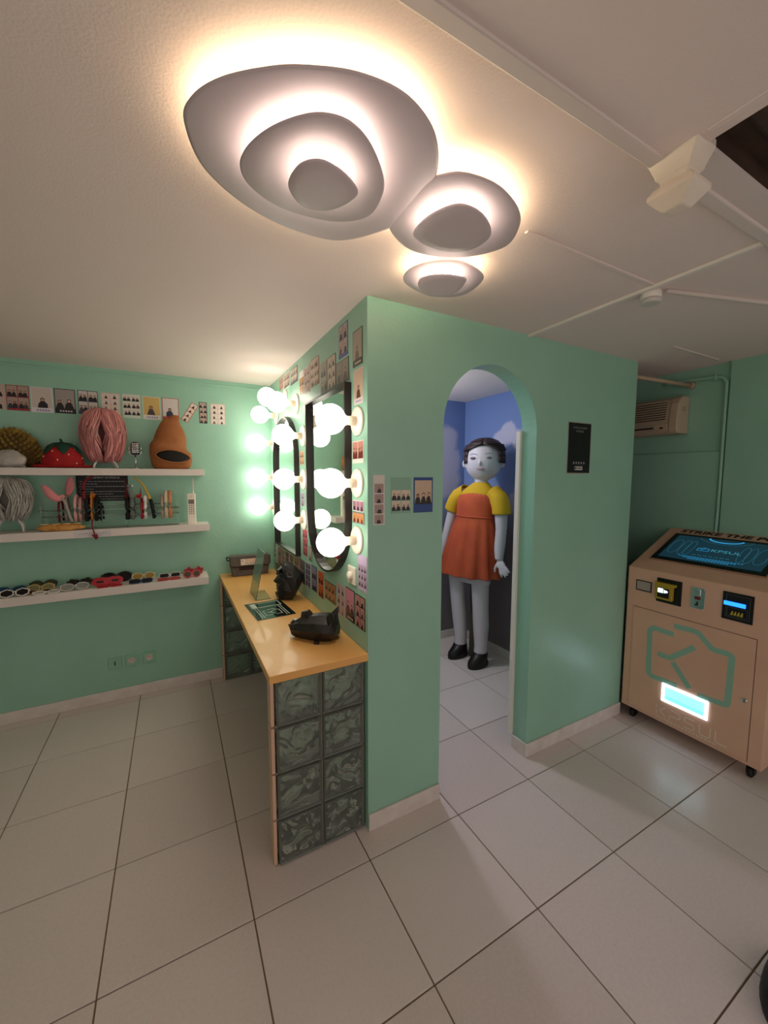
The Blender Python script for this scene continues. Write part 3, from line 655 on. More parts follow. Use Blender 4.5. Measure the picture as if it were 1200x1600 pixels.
# brown hood
pl_m = mat('brown_plush', '#a7683a', .7, bump=(25, .3, .01), vary=(8, '#99592c', 1))
t = thing('plush_hood', 'brown swirl-shaped plush hood with a dark face opening, on the top shelf', 'hood', (-.002, 3.215, Z1))
m = MB(); prof = [(.0, .106, 0, 0), (.025, .124, 0, 0), (.07, .133, 0, 0), (.115, .131, -.002, 0), (.145, .122, -.005, 0), (.165, .110, -.006, 0), (.178, .101, -.004, 0), (.192, .102, .0, 0), (.225, .097, .004, 0), (.26, .087, .008, 0), (.295, .073, .013, 0), (.322, .058, .018, 0), (.338, .045, .022, 0), (.350, .035, .027, 0), (.370, .033, .034, 0), (.380, .026, .036, 0), (.384, .010, .036, 0)]
m.loft([[(cx+r_*cos(a)*(1+.025*sin(3*a+z*30)), r_*.66*sin(a)*(1+.02*cos(4*a+z*25)), z-.022*cos(a)*(1 if z > .12 and z < .34 else 0)+.006*sin(2*a+.6)*(1 if .1 < z < .33 else 0)) for a in [2*pi*i/36 for i in range(36)]] for z, r_, cx, _ in prof])
m.build('hood', pl_m, t)
op = [(.108*cos(a)+.012, .088+.044*sin(a)*abs(sin(a))**.25-.010*cos(a)) for a in [2*pi*i/30 for i in range(30)]]
yy = lambda x: -.66*.133*sqrt(max(.05, 1-(x/.137)**2))-.005
lr = [[(.012+(x-.012)*k, yy(.012+(x-.012)*k)-.004, .088+(z-.088)*k) for x, z in op] for k in (1, .75, .5, .25, .02)]
MB().loft(lr, True).build('lining', mat('dark_lining', '#17120f', .8), t)
MB().tube([(x, yy(x)-.003, z) for x, z in op], .006, 6, closed=True).build('opening_hem', pl_m, t)

# --- middle shelf
wig('silver_wig', 'silver-grey tinsel wig on a stand at the end of the middle shelf', (-.893, 3.215, Z2+.065), .118, .275, ('#b9b5ae', '#a39f98', '#cfcbc4'), 560, 13, 'silver_hair', '#77736c', 8, 'white plastic wig stand holding up the silver wig', .065)
t = thing('headband_rack', 'clear acrylic rack of rods holding headbands on the middle shelf', 'rack', (0, 3.225, Z2))
m_ac = mat('acrylic_rod', '#eef6f2', .05, trans=.9, ior=1.25)
for y in (-.028, .028):
    for z in (.085, .125): MB().tube([(-.755, y, z), (.035, y, z)], .004, 8).build('rod', m_ac, t)
MB().tube([(-.62, 0, .155), (-.05, 0, .155)], .004, 8).build('rod', m_ac, t)
for x in (-.74, -.474, -.288, .02):
    MB().box(x-.002, x+.002, -.034, .034, 0, .165).build('upright', m_ac, t)
MB().box(-.745, .03, -.04, .04, 0, .003).build('base', m_ac, t)
def headband(label, x, col, r=.058, top=.235, thick=.006, wid=.013, bottom=.055, rough=.8, yc=0, lean=0):
    t = thing('headband', label, 'headband', (x, 3.225, Z2), 0, 'headbands on the clear rack')
    P = []
    for k in range(17):
        a = radians(-25+230*k/16); P.append((lean*(.5+.5*sin(a)), r*cos(a), top-.075+.075*sin(a) if sin(a) > 0 else top-.075+ sin(a)*(top-.075-bottom)/.4226))
    MB().tube(P, wid/2 if not isinstance(wid, (list, tuple)) else wid, 8).build('band', mat('felt_'+col, col, rough), t)
    return t
pinkf = '#e58f92'
t = headband('grey headband with tall pink ears, first on the rack', -.612, '#8d8580', top=.215)
for pts, lab in (([(-.005, -.05, .225), (-.03, -.06, .205), (-.062, -.06, .225), (-.088, -.055, .265), (-.105, -.05, .29)], 0), ([(.0, .02, .22), (.012, .03, .26), (.018, .03, .30), (.022, .03, .345)], 0)):
    P = path3(pts, 5); n_ = len(P)
    MB().tube(P, [.007+.017*sin(pi*min(1, (i+.8)/n_)) for i in range(n_)], 10, flat=((0, 1, 0), .5)).build('ear', mat('pink_plush', pinkf, .8), t)
MB().tube(path3([(-.02, -.058, .21), (.0, -.058, .185), (.016, -.058, .11), (.030, -.058, .055)], 5), .009, 8).build('band_cover', mat('grey_plush', '#a59c96', .85), t)
headband('dark red headband behind the tall pink ears', -.645, '#6e1522', top=.2)
headband('pale pink padded headband, slimmest beside the tall ears', -.563, '#e2a9a4', top=.222, wid=.017)
headband('dusty pink headband behind the pale pink padded one', -.538, '#c09089', top=.205, wid=.016)
t = headband('black headband with tall curved dark red horns in front of the house rules', -.503, '#141215', top=.205, wid=.024)
for sg, pts in ((0, [(-.012, -.03, .20), (-.016, -.03, .26), (-.004, -.03, .315), (.04, -.03, .345)]),):
    P = path3(pts, 6); MB().tube(P, [.012*(1-.5*i/len(P)) for i in range(len(P))], 8).build('horn', mat('dark_red_felt', '#7d1f2a', .8), t)
t = headband('orange headband with a small spiked crest', -.477, '#c9702c', top=.215, wid=.013)
for k in range(3): MB().tube([(.004*k-.004, -.03+.03*k, .205), (.004*k-.002+.006, -.03+.03*k, .25-.008*k)], [.008, .0015], 8).build('spike', mat('orange_felt', '#cf7a30', .8), t)
P = path3([(.004, -.060, .06), (.004, -.085, .03), (.012, -.112, -.005), (.018, -.114, -.03), (.022, -.113, -.05)], 5)
tl = MB().tube(P, .004, 6).build('tail', mat('dark_red_felt', '#7d1f2a', .8), t)
MB().prism([(.0, -.03), (.022, -.066), (.036, -.050), (.030, -.028)], .110, .114, XZ).build('tail_tip', mat('dark_red_felt', '#7d1f2a', .8), tl)
headband('black cat-ear headband just behind the orange crest', -.452, '#131114', top=.205, wid=.022)
headband('thin black headband under the house rules edge', -.428, '#1c191c', top=.165, wid=.011)
t = headband('wide black headband with one straight dark red horn', -.279, '#121013', top=.20, wid=.026)
MB().tube([(.0, -.03, .195), (-.004, -.03, .27), (-.012, -.03, .335)], [.008, .005, .002], 8).build('horn', mat('dark_red_felt', '#7d1f2a', .8), t)
t = headband('grey animal headband with a white eye', -.251, '#71756f', top=.215, wid=.026)
hd = MB().tube(path3([(.004, -.055, .20), (-.006, -.06, .25), (-.012, -.06, .275), (-.004, -.062, .29)], 5), [.014, .015, .015, .015, .015, .015, .016, .016, .016, .017, .017, .017, .016, .014, .012, .008], 10).build('neck', mat('grey_plush2', '#757a74', .85), t)
MB().ball((.008, -.072, .283), (.005, .004, .009), 8, 6).build('eye', mat('white_felt', '#e8e4dc', .7), hd)
t = headband('red headband topped with a sequinned bow', -.196, '#a3182c', top=.19, wid=.015)
m = MB()
for k in range(26):
    a = k*2.4; r_ = .019*sqrt(k/26.); m.tube([(-.012, -.05, .212), (-.012+r_*1.3*cos(a), -.06-.012*sin(k), .212+r_*1.2*sin(a))], [.004, .001], 4)
m.build('bow', mat('red_sequin', '#cc1f22', .3), t)
MB().tube([(-.004, -.03, .215), (.0, -.03, .275)], [.006, .001], 6).build('horn', mat('dark_red_felt', '#7d1f2a', .8), t)
t = headband('white plush headband with a bow knot', -.174, '#e2d8d6', top=.20, wid=.019)
MB().ball((0, -.052, .19), (.012, .012, .028), 12, 8).build('knot', mat('white_plush', '#e6dcdc', .85), t)
t = headband('black headband with a long yellow curved feeler', -.115, '#101011', top=.195, wid=.020, lean=-.03)
P = path3([(-.028, -.03, .19), (-.045, -.03, .235), (-.075, -.03, .30), (-.12, -.03, .345)], 6)
MB().tube(P, [.009-.005*i/len(P) for i in range(len(P))], 8).build('feeler', mat('yellow_felt', '#d9a93c', .7), t)
headband('beige plush headband, thinnest of the three plush ones', -.073, '#b9a08c', top=.215, wid=.016)
headband('cream plush headband in the middle of the three plush ones', -.048, '#d9c4ae', top=.240, wid=.022)
headband('orange-tan plush headband at the end of the rack', -.022, '#cf8a5e', top=.238, wid=.023)
# baguette
t = thing('baguette', 'golden toy baguette lying on the middle shelf under the rack', 'bread', (-.634, 3.150, Z2))
cr = mat('golden_crust', '#b5722f', .6, vary=(30, '#d9a257', 1)); m = MB(); rings = []
for i in range(25):
    u = i/24; r_ = .030*(sin(pi*min(1, max(0, u*.97+.015))) **.62); x = -.125+.25*u
    rings.append([(x, r_*cos(a)*.9, max(0, .022+r_*.85*sin(a)+.002*sin(u*25))) for a in [2*pi*k/14 for k in range(14)]])
m.loft(rings); bg_ = m.build('loaf', cr, t)
for k in range(4): MB().ball((-.08+.054*k, -.006, .0455), (.024, .0065, .004), 10, 6).build('slash', mat('pale_crumb', '#e3bd84', .8), bg_)
# phone
t = thing('brick_phone', 'cream brick mobile phone with antenna standing on the middle shelf', 'phone', (.116, 3.205, Z2), radians(-6))
MB().box(-.0275, .0275, -.018, .018, 0, .222).build('body', cream, t, bevel=.004)
MB().box(-.019, .019, -.0195, -.018, .148, .180).build('screen', mat('grey_lcd', '#7b7468', .3), t)
m = MB()
for r_ in range(5):
    for c_ in range(3): m.box(-.016+.0125*c_, -.010+.0125*c_, -.020, -.018, .075+.0145*r_, .082+.0145*r_)
m.build('keypad', mat('phone_key', '#6b6258', .5), t)
MB().lathe([(.003, -.0195), (.003, -.018)], 8, (0, 0, .204), 'y').build('earpiece', black_m, t)
MB().tube([(.012, .006, .22), (.012, .006, .245), (.013, .006, .335)], [.007, .005, .003], 10).build('antenna', cream, t)
# shelf-edge label
t = thing('shelf_label', 'white handwritten label stuck on the middle shelf edge', 'label', (-.470, YC-.20, Z2-.026))
MB().box(-.098, .098, -.0015, -.0002, -.020, .020).build('sheet', mat('label_paper', '#d9d0d2', .6), t)
m = MB(); rn = random.Random(4)
for k in range(9):
    x = -.075+.017*k
    pts = [(x+.004*q+rn.uniform(-.002, .002), rn.uniform(-.004, .010)) for q in range(4)]; m.ribbon(pts, .0018, .0015, .0019)
for k in range(8): m.ribbon([(-.03+.009*k, -.012), (-.025+.009*k, -.010)], .0018, .0015, .0019)
m.build('lettering', mat('ink_blue', '#37334e', .7), t)
# house rules board
t = thing('rules_sign', 'black house rules sign with white lettering behind the headbands', 'sign', (-.428, YC, 1.553))
MB().box(-.148, .148, -.003, -.0003, -.100, .102).build('sheet', mat('sign_black', '#0e0f10', .5), t)
wh = mat('sign_white', '#b9bcb8', .6)
text('RÈGLEMENT INTÉRIEUR', .0195, wh, t, (0.005, -.0034, .062), sx=.93)
m = MB(); rn = random.Random(9)
for r_, (w_, b_) in enumerate(((1, 1), (.35, 0), (1, 1), (.3, 0), (1, 1), (.7, 0), (1, 1), (.95, 0))):
    z = .036-.0175*r_; x = -.128
    if b_: m.box(x-.008, x-.005, -.0034, -.003, z-.0015, z+.0015)
    while x < -.128+.256*w_:
        l_ = rn.uniform(.006, .022); m.box(x, x+l_, -.0034, -.003, z-.0016, z+.0016); x += l_+.004
m.build('text_line', wh, t)

# --- bottom shelf: sunglasses
def glasses(label, x, y, frame, lens, shape='oval', lw=.030, lh=.022, tilt=35, rz=0, dz=0, fr=.0035, thick=1.0):
    t = thing('sunglasses', label, 'sunglasses', (x, y, Z3+dz), radians(rz), 'sunglasses on the bottom shelf')
    fm = mat('frame_'+frame, frame, .35); lm = mat('lens_'+lens, lens, .12)
    def outline(k=1):
        n = 20; out = []
        for i in range(n):
            a = 2*pi*i/n; c_, s_ = cos(a), sin(a)
            if shape == 'oval': r_ = 1
            elif shape == 'round': r_ = 1
            elif shape == 'rect': r_ = 1/max(abs(c_), abs(s_))**.75
            elif shape == 'cat': r_ = 1+.22*max(0, c_)*max(0, s_)*2
            elif shape == 'star': r_ = 1.25 if i % 4 == 1 else .78 if i % 4 == 3 else 1.0
            elif shape == 'hex': r_ = 1/max(abs(cos(((a+pi/6) % (pi/3))-pi/6)), .01)*.95
            elif shape == 'flower': r_ = 1+.16*cos(5*a)
            out.append((k*lw*r_*c_, k*lh*r_*s_))
        return out
    T = Matrix.Rotation(radians(-tilt), 3, 'X'); hz = lh*1.25
    tr = lambda p: tuple(T @ Vector((p[0], p[1], p[2]))+Vector((0, 0, hz*cos(radians(tilt))+.002)))
    m = MB()
    for s_ in (-1, 1):
        cx = s_*(lw+.006)
        m.tube([tr((cx+s_*a, 0, b)) for a, b in outline(1.05)], fr, 6, closed=True, flat=(T @ Vector((0, 1, 0)), thick))
        MB().prism([(a, b) for a, b in outline(1.0)], -.001, .001, lambda a, b, h, cx=cx, s_=s_: tr((cx+s_*a, h, b))).build('lens', lm, t)
    m.tube([tr(p) for p in ((-.010, 0, lh*.25), (0, 0, lh*.4), (.010, 0, lh*.25))], fr, 6)
    m.build('frame', fm, t)
    for s_ in (-1, 1):
        hx = s_*(2*lw+.008)
        a = Vector(tr((hx, 0, lh*.5))); b = Vector((hx*.75, .032, .006)); c_ = Vector((-hx*.35, .037 if s_ > 0 else .031, .005))
        MB().tube(path3([a, a+Vector((0, .012, 0)), b, c_], 4), .0025, 6).build('temple', fm, t)
    return t
G = glasses
G('pale blue wing-shaped sunglasses at the shelf end, back row', -.935, 3.275, '#3f6f8f', '#2b4a60', 'cat', tilt=50)
G('white hexagonal sunglasses with black lenses, front row', -.885, 3.155, '#e8e2de', '#15120f', 'hex', tilt=35, rz=5)
G('dark red narrow sunglasses behind the white hexagonal pair', -.875, 3.212, '#5a2a26', '#2a1512', 'rect', lh=.014, tilt=55)
G('yellow sunglasses with thick black top rims, back row', -.775, 3.222, '#d8bd7c', '#8c8560', 'oval', lh=.024, tilt=40)
G('black round sunglasses stacked behind the yellow pair', -.775, 3.280, '#17130f', '#4b4a30', 'round', lw=.030, lh=.026, tilt=25)
G('small yellow-brown sunglasses in front of the black-topped yellow pair', -.775, 3.180, '#b99b58', '#4a3216', 'oval', lh=.014, tilt=55)
G('flat white oval sunglasses beside the white hexagonal pair', -.730, 3.142, '#ece6e2', '#b9b0a8', 'oval', lh=.015, tilt=62)
G('silver mirrored sunglasses, front row', -.590, 3.160, '#c9c5c0', '#8f8d88', 'oval', lw=.033, lh=.022, tilt=35, rz=6)
G('dark brown scalloped sunglasses behind the silver mirrored pair', -.580, 3.262, '#241612', '#1d1210', 'flower', lh=.024, tilt=35, rz=6)
t = thing('party_mask', 'red face mask glasses with small eye slits on the bottom shelf', 'mask', (-.415, 3.185, Z3), radians(6))
out = [(-.085, .020), (-.088, .045), (-.07, .062), (-.03, .066), (0, .060), (.03, .066), (.07, .062), (.088, .045), (.085, .020), (.05, .006), (.015, .012), (-.015, .012), (-.05, .006)]
MB().prism(out, -.004, .004, lambda a, b, h: (a, h+.35*b-.02+.6*a*a, b*.95)).build('front', mat('red_gloss', '#b3202a', .35), t, bevel=.002)
for sx in (-.042, .042): MB().prism([(sx-.020, .032), (sx+.018, .030), (sx+.020, .042), (sx-.018, .044)], .003, .0065, lambda a, b, h: (a, -h+.35*b-.02+.6*a*a, b*.95)).build('eye_slit', black_m, t)
for s_ in (-1, 1): MB().tube(path3([(s_*.084, .01, .03), (s_*.08, .04, .02), (s_*.02, .06, .005)], 4), .003, 6).build('temple', mat('red_gloss', '#b3202a', .35), t)
G('flat red sunglasses lying in front of the red mask', -.400, 3.145, '#c02a30', '#7a1a1e', 'rect', lh=.010, tilt=70, rz=4)
G('large black sunglasses behind the red mask', -.375, 3.275, '#0f0d0e', '#0c0b0c', 'oval', lw=.04, lh=.033, tilt=35)
G('white sunglasses with amber lenses, back row', -.212, 3.262, '#e9d9c0', '#a8873c', 'oval', lw=.031, lh=.024, tilt=35)
G('black sunglasses with a blue bridge in front of the amber lenses', -.222, 3.160, '#16305e', '#0c0e14', 'rect', lw=.030, lh=.015, tilt=45)
G('white-edged square sunglasses with black lenses, back row', -.045, 3.235, '#cfc8c4', '#120f10', 'rect', lw=.030, lh=.017, tilt=40)
G('flat red rectangular sunglasses in front of the square pair', -.050, 3.160, '#c23a3a', '#9c4a46', 'rect', lw=.031, lh=.012, tilt=62)
G('round red sunglasses at the counter end of the front row', .098, 3.155, '#d2554e', '#4b4038', 'round', lw=.024, lh=.024, tilt=30, rz=4)
G('red star-shaped sunglasses at the counter end of the back row', .115, 3.265, '#b8323a', '#8e2430', 'star', lw=.027, lh=.025, tilt=35)

# ---------------------------------------------------------------- things on the counter
ZC = .8452
felt = mat('grey_felt', '#6e655e', .9, bump=(160, .4, .004), vary=(60, '#5c544e', 1))
t = thing('felt_pouch', 'grey felt pouch with a flap at the far end of the counter', 'pouch', (.518, 3.235, ZC), radians(-3))
sec = lambda k, z, d: [(-.150*k, -d, z), (.150*k, -d, z), (.150*k, d, z), (-.150*k, d, z)]
MB().loft([sec(.90, 0, .045), sec(.97, .08, .044), sec(1.0, .150, .035)], True, smooth=False).build('pouch_body', felt, t, bevel=.006)
MB().loft([[(-.152, .036, .152), (.152, .036, .152), (.152, .036, .157), (-.152, .036, .157)], [(-.152, -.040, .152), (.152, -.040, .152), (.153, -.043, .158), (-.153, -.043, .158)], [(-.150, -.048, .085), (.150, -.048, .085), (.150, -.053, .085), (-.150, -.053, .085)], [(-.135, -.0495, .078), (.135, -.0495, .078), (.135, -.053, .078), (-.135, -.053, .078)]], True, smooth=False).build('flap', felt, t, bevel=.003)
MB().tube([(-.150, -.055, .152), (-.150, -.0545, .090), (-.134, -.0545, .078), (.134, -.0545, .078), (.150, -.0545, .090), (.150, -.055, .152)], .004, 6).build('flap_binding', mat('dark_binding', '#2d2623', .8), t)
MB().box(-.085, .085, -.0485, -.045, .045, .072).build('logo_patch', mat('dark_patch', '#3a2a28', .8), t)
s_ = MB().box(-.072, .095, -.0565, -.055, .088, .136).build('paper_label', mat('label_white', '#efe1d4', .6), t)
ink = mat('orange_ink', '#d58a4e', .7); ink2 = mat('purple_ink', '#5b4a86', .7)
text('STICKERS', .024, ink, s_, (.012, -.0568, .122), sx=.95); text('TU SAIS', .024, ink2, s_, (.0, -.0568, .100), sx=.95)
MB().prism([(-.064, .116), (-.052, .121), (-.064, .126)], .0565, .0570, XZ).build('arrow', ink2, s_)
MB().tube(path3([(-.152, 0, .14), (-.170, 0, .15), (-.168, 0, .125), (-.150, 0, .12)], 4), .005, 6).build('strap_loop', mat('dark_binding', '#2d2623', .8), t)
# acrylic sign
t = thing('acrylic_sign', 'clear green-tinted acrylic table sign on the counter', 'sign', (.430, 2.61, ZC), RZ)
ag = mat('acrylic_green_reflection', '#a9c3b4', .06, trans=.75, ior=1.2)  # clear sheet; green reflection of the mint wall is put into its colour
MB().prism([(0, 0), (.060, .300), (.064, .300), (.004, 0)], -.11, .11, lambda a, b, h: (h, a, b)).build('panel', ag, t)
MB().box(-.11, .11, .0045, .095, 0, .003).build('base', clear, t)
# engraved plate
t = thing('mirror_plate', 'dark glossy square plate with white line emblem set on the counter', 'plate', (.472, 2.295, ZC), radians(4))
MB().box(-.108, .108, -.150, .158, 0, .003).build('plate', mat('dark_mirror_glass', '#2c3a33', .06, .6), t, bevel=.001)
m = MB(); FL = lambda a, b, h: (a, b, h); ln = lambda P, w=.004, c=False: m.ribbon(P, w, .003, .0036, FL, c)
ln([(-.085, .055), (.085, .055), (.085, .135), (-.085, .135)], .006, True); m.box(-.085, -.055, .055, .135, .003, .0036)
for x in (-.075, -.062, .062, .075): ln([(x, .05), (x, -.135)], .0035)
ln([(-.03, -.02), (-.045, -.02), (-.045, -.10), (-.01, -.10)]); ln([(-.02, -.01), (.02, 0), (.03, -.02), (.045, -.03), (.045, -.10), (.01, -.10)])
ln([(-.03, -.045), (-.015, -.055), (.02, -.025)]); ln([(-.012, -.055), (.01, -.085)])
m.build('emblem', mat('etched_white', '#c6d2c6', .5), t)
# faceted masks
maskm = mat('black_faceted_card', '#272323', .42, coat=.15)
def tri_mesh(name, rings, parent, m, jit=.003, seed=1, closed_ring=True):
    """flat triangles between jittered rings"""
    rn = random.Random(seed); bm = bmesh.new(); R = []
    for r in rings: R.append([bm.verts.new((x+rn.uniform(-jit, jit), y+rn.uniform(-jit, jit), max(0, z+rn.uniform(-jit, jit)))) for x, y, z in r])
    n = len(rings[0])
    for i in range(len(R)-1):
        for j in range(n):
            a, b, c, d = R[i][j], R[i][(j+1) % n], R[i+1][(j+1) % n], R[i+1][j]
            if (i+j) % 2: bm.faces.new((a, b, c)); bm.faces.new((a, c, d))
            else: bm.faces.new((a, b, d)); bm.faces.new((b, c, d))
    bm.faces.new(list(reversed(R[0]))); bm.faces.new(R[-1])
    bmesh.ops.recalc_face_normals(bm, faces=bm.faces)
    me = bpy.data.meshes.new(name); bm.to_mesh(me); bm.free(); me.materials.append(m)
    o = bpy.data.objects.new(name, me); COL.objects.link(o); o.parent = parent; return o
t = thing('animal_mask', 'black faceted animal mask lying on its back near the counter end', 'mask', (.577, 1.785, ZC), radians(-41.3))
def sec(x, w, zt, zb=0, pk=.0): return [(x, -w*.55, zb), (x, -w, zb+(zt-zb)*.45), (x, -w*.80, zb+(zt-zb)*.78), (x, -w*.32, zt), (x, w*.25, zt+pk), (x, w*.8, zb+(zt-zb)*.8), (x, w, zb+(zt-zb)*.4), (x, w*.55, zb)]
sh = tri_mesh('shell', [sec(-.126, .020, .062, .030), sec(-.112, .036, .078, .018), sec(-.088, .048, .086, .006), sec(-.055, .060, .100, .0), sec(-.018, .074, .112, .0), sec(.025, .084, .122, .0), sec(.070, .082, .120, .0), (sec(.102, .070, .110, .004)), sec(.122, .045, .080, .022)], t, maskm, .005, 5)
MB().add([(-.062, -.020, .095), (-.020, -.030, .110), (-.015, .022, .112), (-.060, .018, .098), (-.058, -.016, .128), (-.030, -.012, .132), (-.030, .014, .132)], [(0, 1, 5, 4), (1, 2, 6, 5), (2, 3, 6), (3, 0, 4), (4, 5, 6), (3, 4, 6)]).build('snout', maskm, sh)
for sy in (-1, 1): MB().add([(.070, sy*.030, .112), (.112, sy*.028, .100), (.098, sy*.066, .088), (.108, sy*.050, .150)], [(0, 1, 3), (1, 2, 3), (2, 0, 3), (0, 2, 1)]).build('ear', maskm, sh)
MB().box(.030, .052, -.078, -.064, 0, .012).build('strap_clip', maskm, sh)
t = thing('face_mask', 'black faceted face mask standing against the wall in mid counter', 'mask', (.632, 2.475, ZC), radians(-118))
pf = [(-.050, .0), (-.078, .012), (-.088, .034), (-.070, .048), (-.082, .062), (-.072, .070), (-.080, .082), (-.064, .094), (-.070, .104), (-.098, .112), (-.066, .150), (-.046, .166), (-.036, .195), (-.040, .214), (-.012, .224), (.040, .205), (.082, .165), (.086, .110), (.062, .045), (.030, .0)]
cx_, cz_ = .0, .105
side = lambda y, k, dx: [(y, (cx_+dx)+(a-cx_)*k, cz_+(z-cz_)*(k if z > .02 else (1 if k > .6 else k))) for a, z in pf]
sh = tri_mesh('shell', [side(-.078, .45, .028), side(-.060, .78, .012), side(-.026, .93, .003), side(.0, 1, 0), side(.026, .93, .003), side(.060, .78, .012), side(.078, .45, .028)], t, maskm, .003, 8)
for sx in (-1, 1):
    MB().add([(sx*.020, -.030, .200), (sx*.062, -.015, .175), (sx*.055, .040, .190), (sx*.052, -.035, .240)], [(0, 1, 3), (1, 2, 3), (2, 0, 3), (0, 2, 1)]).build('ear', maskm, sh)
    MB().add([(sx*.030, -.052, .140), (sx*.060, -.030, .152), (sx*.066, -.022, .135), (sx*.050, -.044, .122), (sx*.048, -.054, .140)], [(0, 1, 4), (1, 2, 4), (2, 3, 4), (3, 0, 4)]).build('eye_patch', mat('mask_dark_grey', '#3a3637', .22), sh)
MB().prism([(-.075, .168), (.075, .168), (.062, .195), (-.062, .195)], .040, .058, XZ).build('brow_band', maskm, sh)

# ---------------------------------------------------------------- photo machine
peach = mat('peach_panel', '#eabfa4', .5, bump=(40, .12, .003), vary=(4, '#e4b79c', 1))
T = thing('photo_machine', 'peach photo booth console on castors beside the green wall', 'machine', (2.655, 1.125, 0), RZ)
AL = atan2(1.264-1.035, .5)
MB().prism([(0, .082), (0, 1.035), (.5, 1.264), (.5, .082)], -.365, .365, lambda a, b, h: (h, a, b)).build('cabinet', peach, T, bevel=.004)
dk = mat('dark_gap', '#2a1c16', .8)
MB().box(-.3195, .3065, -.0006, .001, .1005, .7795).build('door_gap', dk, T)
D = MB().box(-.317, .304, -.004, .001, .103, .777).build('door', peach, T)
teal = mat('teal_print', '#96c2ae', .5)
w2 = lambda L_: [(1.125-y, z) for y, z in L_]
m = MB()
for pts in ([(1.201,.668),(1.312,.672),(1.331,.655),(1.336,.637),(1.332,.50),(1.329,.382),(1.324,.364),(1.31,.356),(1.166,.360)],
            [(1.201,.722),(1.10,.728),(1.075,.722),(1.064,.710),(1.012,.660),(.998,.653),(.934,.656),(.921,.650),(.916,.639),(.917,.50),(.919,.385),(.924,.370),(.939,.364),(1.06,.356)],
            [(1.282,.520),(1.257,.513),(1.208,.519),(1.09,.632)], [(1.197,.496),(1.101,.375)]):
    m.ribbon(w2(pts), .031, .004, .0046)
m.build('camera_emblem', teal, D)
wl = mat('white_line', '#f2e2d4', .5)
m = MB(); K = lambda P: m.ribbon([(a*.9, b) for a, b in P], .005, .004, .0046)
bx = -.158; z0, z1 = .128, .190; st = .085
K([(bx, z0), (bx, z0+.025)]); K([(bx, z1-.022), (bx, z1)]); K([(bx+.055, z1), (bx+.02, z0+.034), (bx+.055, z0)])
x = bx+st*1.0; K([(x, z1), (x+.05, z1), (x+.058, z1-.008), (x+.058, z0+.034), (x+.05, z0+.026), (x, z0+.026)]); K([(x, z0+.026), (x, z0)])
x = bx+st*2.0; K([(x+.055, z1), (x+.008, z1), (x, z1-.008), (x, z0+.040), (x+.008, z0+.032), (x+.05, z0+.032), (x+.056, z0+.024), (x+.056, z0+.008), (x+.048, z0), (x, z0)])
x = bx+st*3.0; K([(x, z1), (x, z0+.012), (x+.012, z0), (x+.046, z0), (x+.058, z0+.012), (x+.058, z1)])
x = bx+st*4.0; K([(x, z1), (x, z0+.012), (x+.012, z0), (x+.06, z0)])
for k in range(16): m.box(-.14+.0195*k, -.14+.0195*k+.012, -.0046, -.004, .108, .115)
m.build('lettering', wl, D)
lk = MB().lathe([(.0, -.004), (.013, -.004), (.013, -.009), (.009, -.012), (.0, -.012)], 20, (.277, 0, .433), 'y').build('lock', chrome, D)
MB().box(.2755, .2785, -.0128, -.012, .427, .439).build('keyhole', black_m, lk)
# lit delivery slot
sl = MB(); A = lambda x0, x1, a, b, h: [(x0, -h, a), (x1, -h, a), (x1, -h, b), (x0, -h, b)]
fr_ = MB().loft([A(-.118, .120, .230, .342, .004), A(-.118, .120, .230, .342, .009), A(-.105, .107, .243, .329, .009), A(-.105, .107, .243, .329, .004)], False, True, smooth=False).build('slot_frame', mat('led_frame_white', '#ffffff', .4, emit='#dfeaff', estr=4), T)
MB().box(-.105, .107, -.0052, -.0042, .243, .329).build('slot_panel', mat('cyan_panel', '#7fe8ee', .3, emit='#86eff5', estr=.85), fr_)
MB().box(-.100, .102, -.0062, -.0052, .243, .268).build('slot_flap', mat('cyan_flap', '#8fe8ea', .3, emit='#6fd8e0', estr=.75), fr_)
# front fittings
f_ = MB().box(-.311, -.217, -.003, .001, .890, .958).build('notice', black_m, T)
MB().box(-.305, -.223, -.0038, -.003, .897, .952).build('paper', mat('notice_paper', '#b5a8a2', .6), f_)
f_ = MB().box(-.186, -.050, -.005, .001, .850, .999).build('card_reader', black_m, T)
yl = mat('yellow_plastic', '#b59a2e', .45)
MB().box(-.184, -.088, -.030, -.004, .872, .966).build('reader_body', yl, f_, bevel=.004); MB().box(-.186, -.074, -.034, -.004, .960, .976).build('reader_lip', yl, f_, bevel=.003)
MB().box(-.168, -.104, -.032, -.030, .886, .944).build('reader_screen', black_m, f_)
MB().box(-.166, -.136, -.0326, -.032, .915, .942).build('display_window', mat('reader_glow', '#bfe6ff', .3, emit='#b9e3ff', estr=1.2), f_)
MB().prism([(-.132, .915), (-.110, .922), (-.112, .932), (-.132, .936)], .032, .0326, XZ).build('contactless_mark', mat('reader_white', '#e8f0f8', .4, emit='#dfeaff', estr=.8), f_)
f_ = MB().box(-.003, .069, -.005, .001, .862, .987).build('coin_acceptor', chrome, T, bevel=.003)
MB().box(.016, .046, -.011, -.005, .942, .980).build('coin_chute', chrome, f_, bevel=.003); MB().box(.018, .046, -.008, -.005, .918, .934).build('coin_display', mat('red_lcd', '#7c1a22', .3), f_)
MB().prism([(.022, .880), (.036, .884), (.036, .905), (.030, .905), (.030, .893), (.022, .889)], .005, .0075, XZ).build('return_slot', black_m, f_)
for x, z in ((.004, .868), (.062, .868), (.062, .981), (.004, .981)): MB().lathe([(.004, -.005), (.003, -.0075), (.0, -.0075)], 8, (x, 0, z), 'y').build('screw', chrome, f_)
f_ = MB().box(.149, .281, -.005, .001, .848, 1.000).build('bill_acceptor', black_m, T)
gl = mat('grey_line', '#55585a', .4)
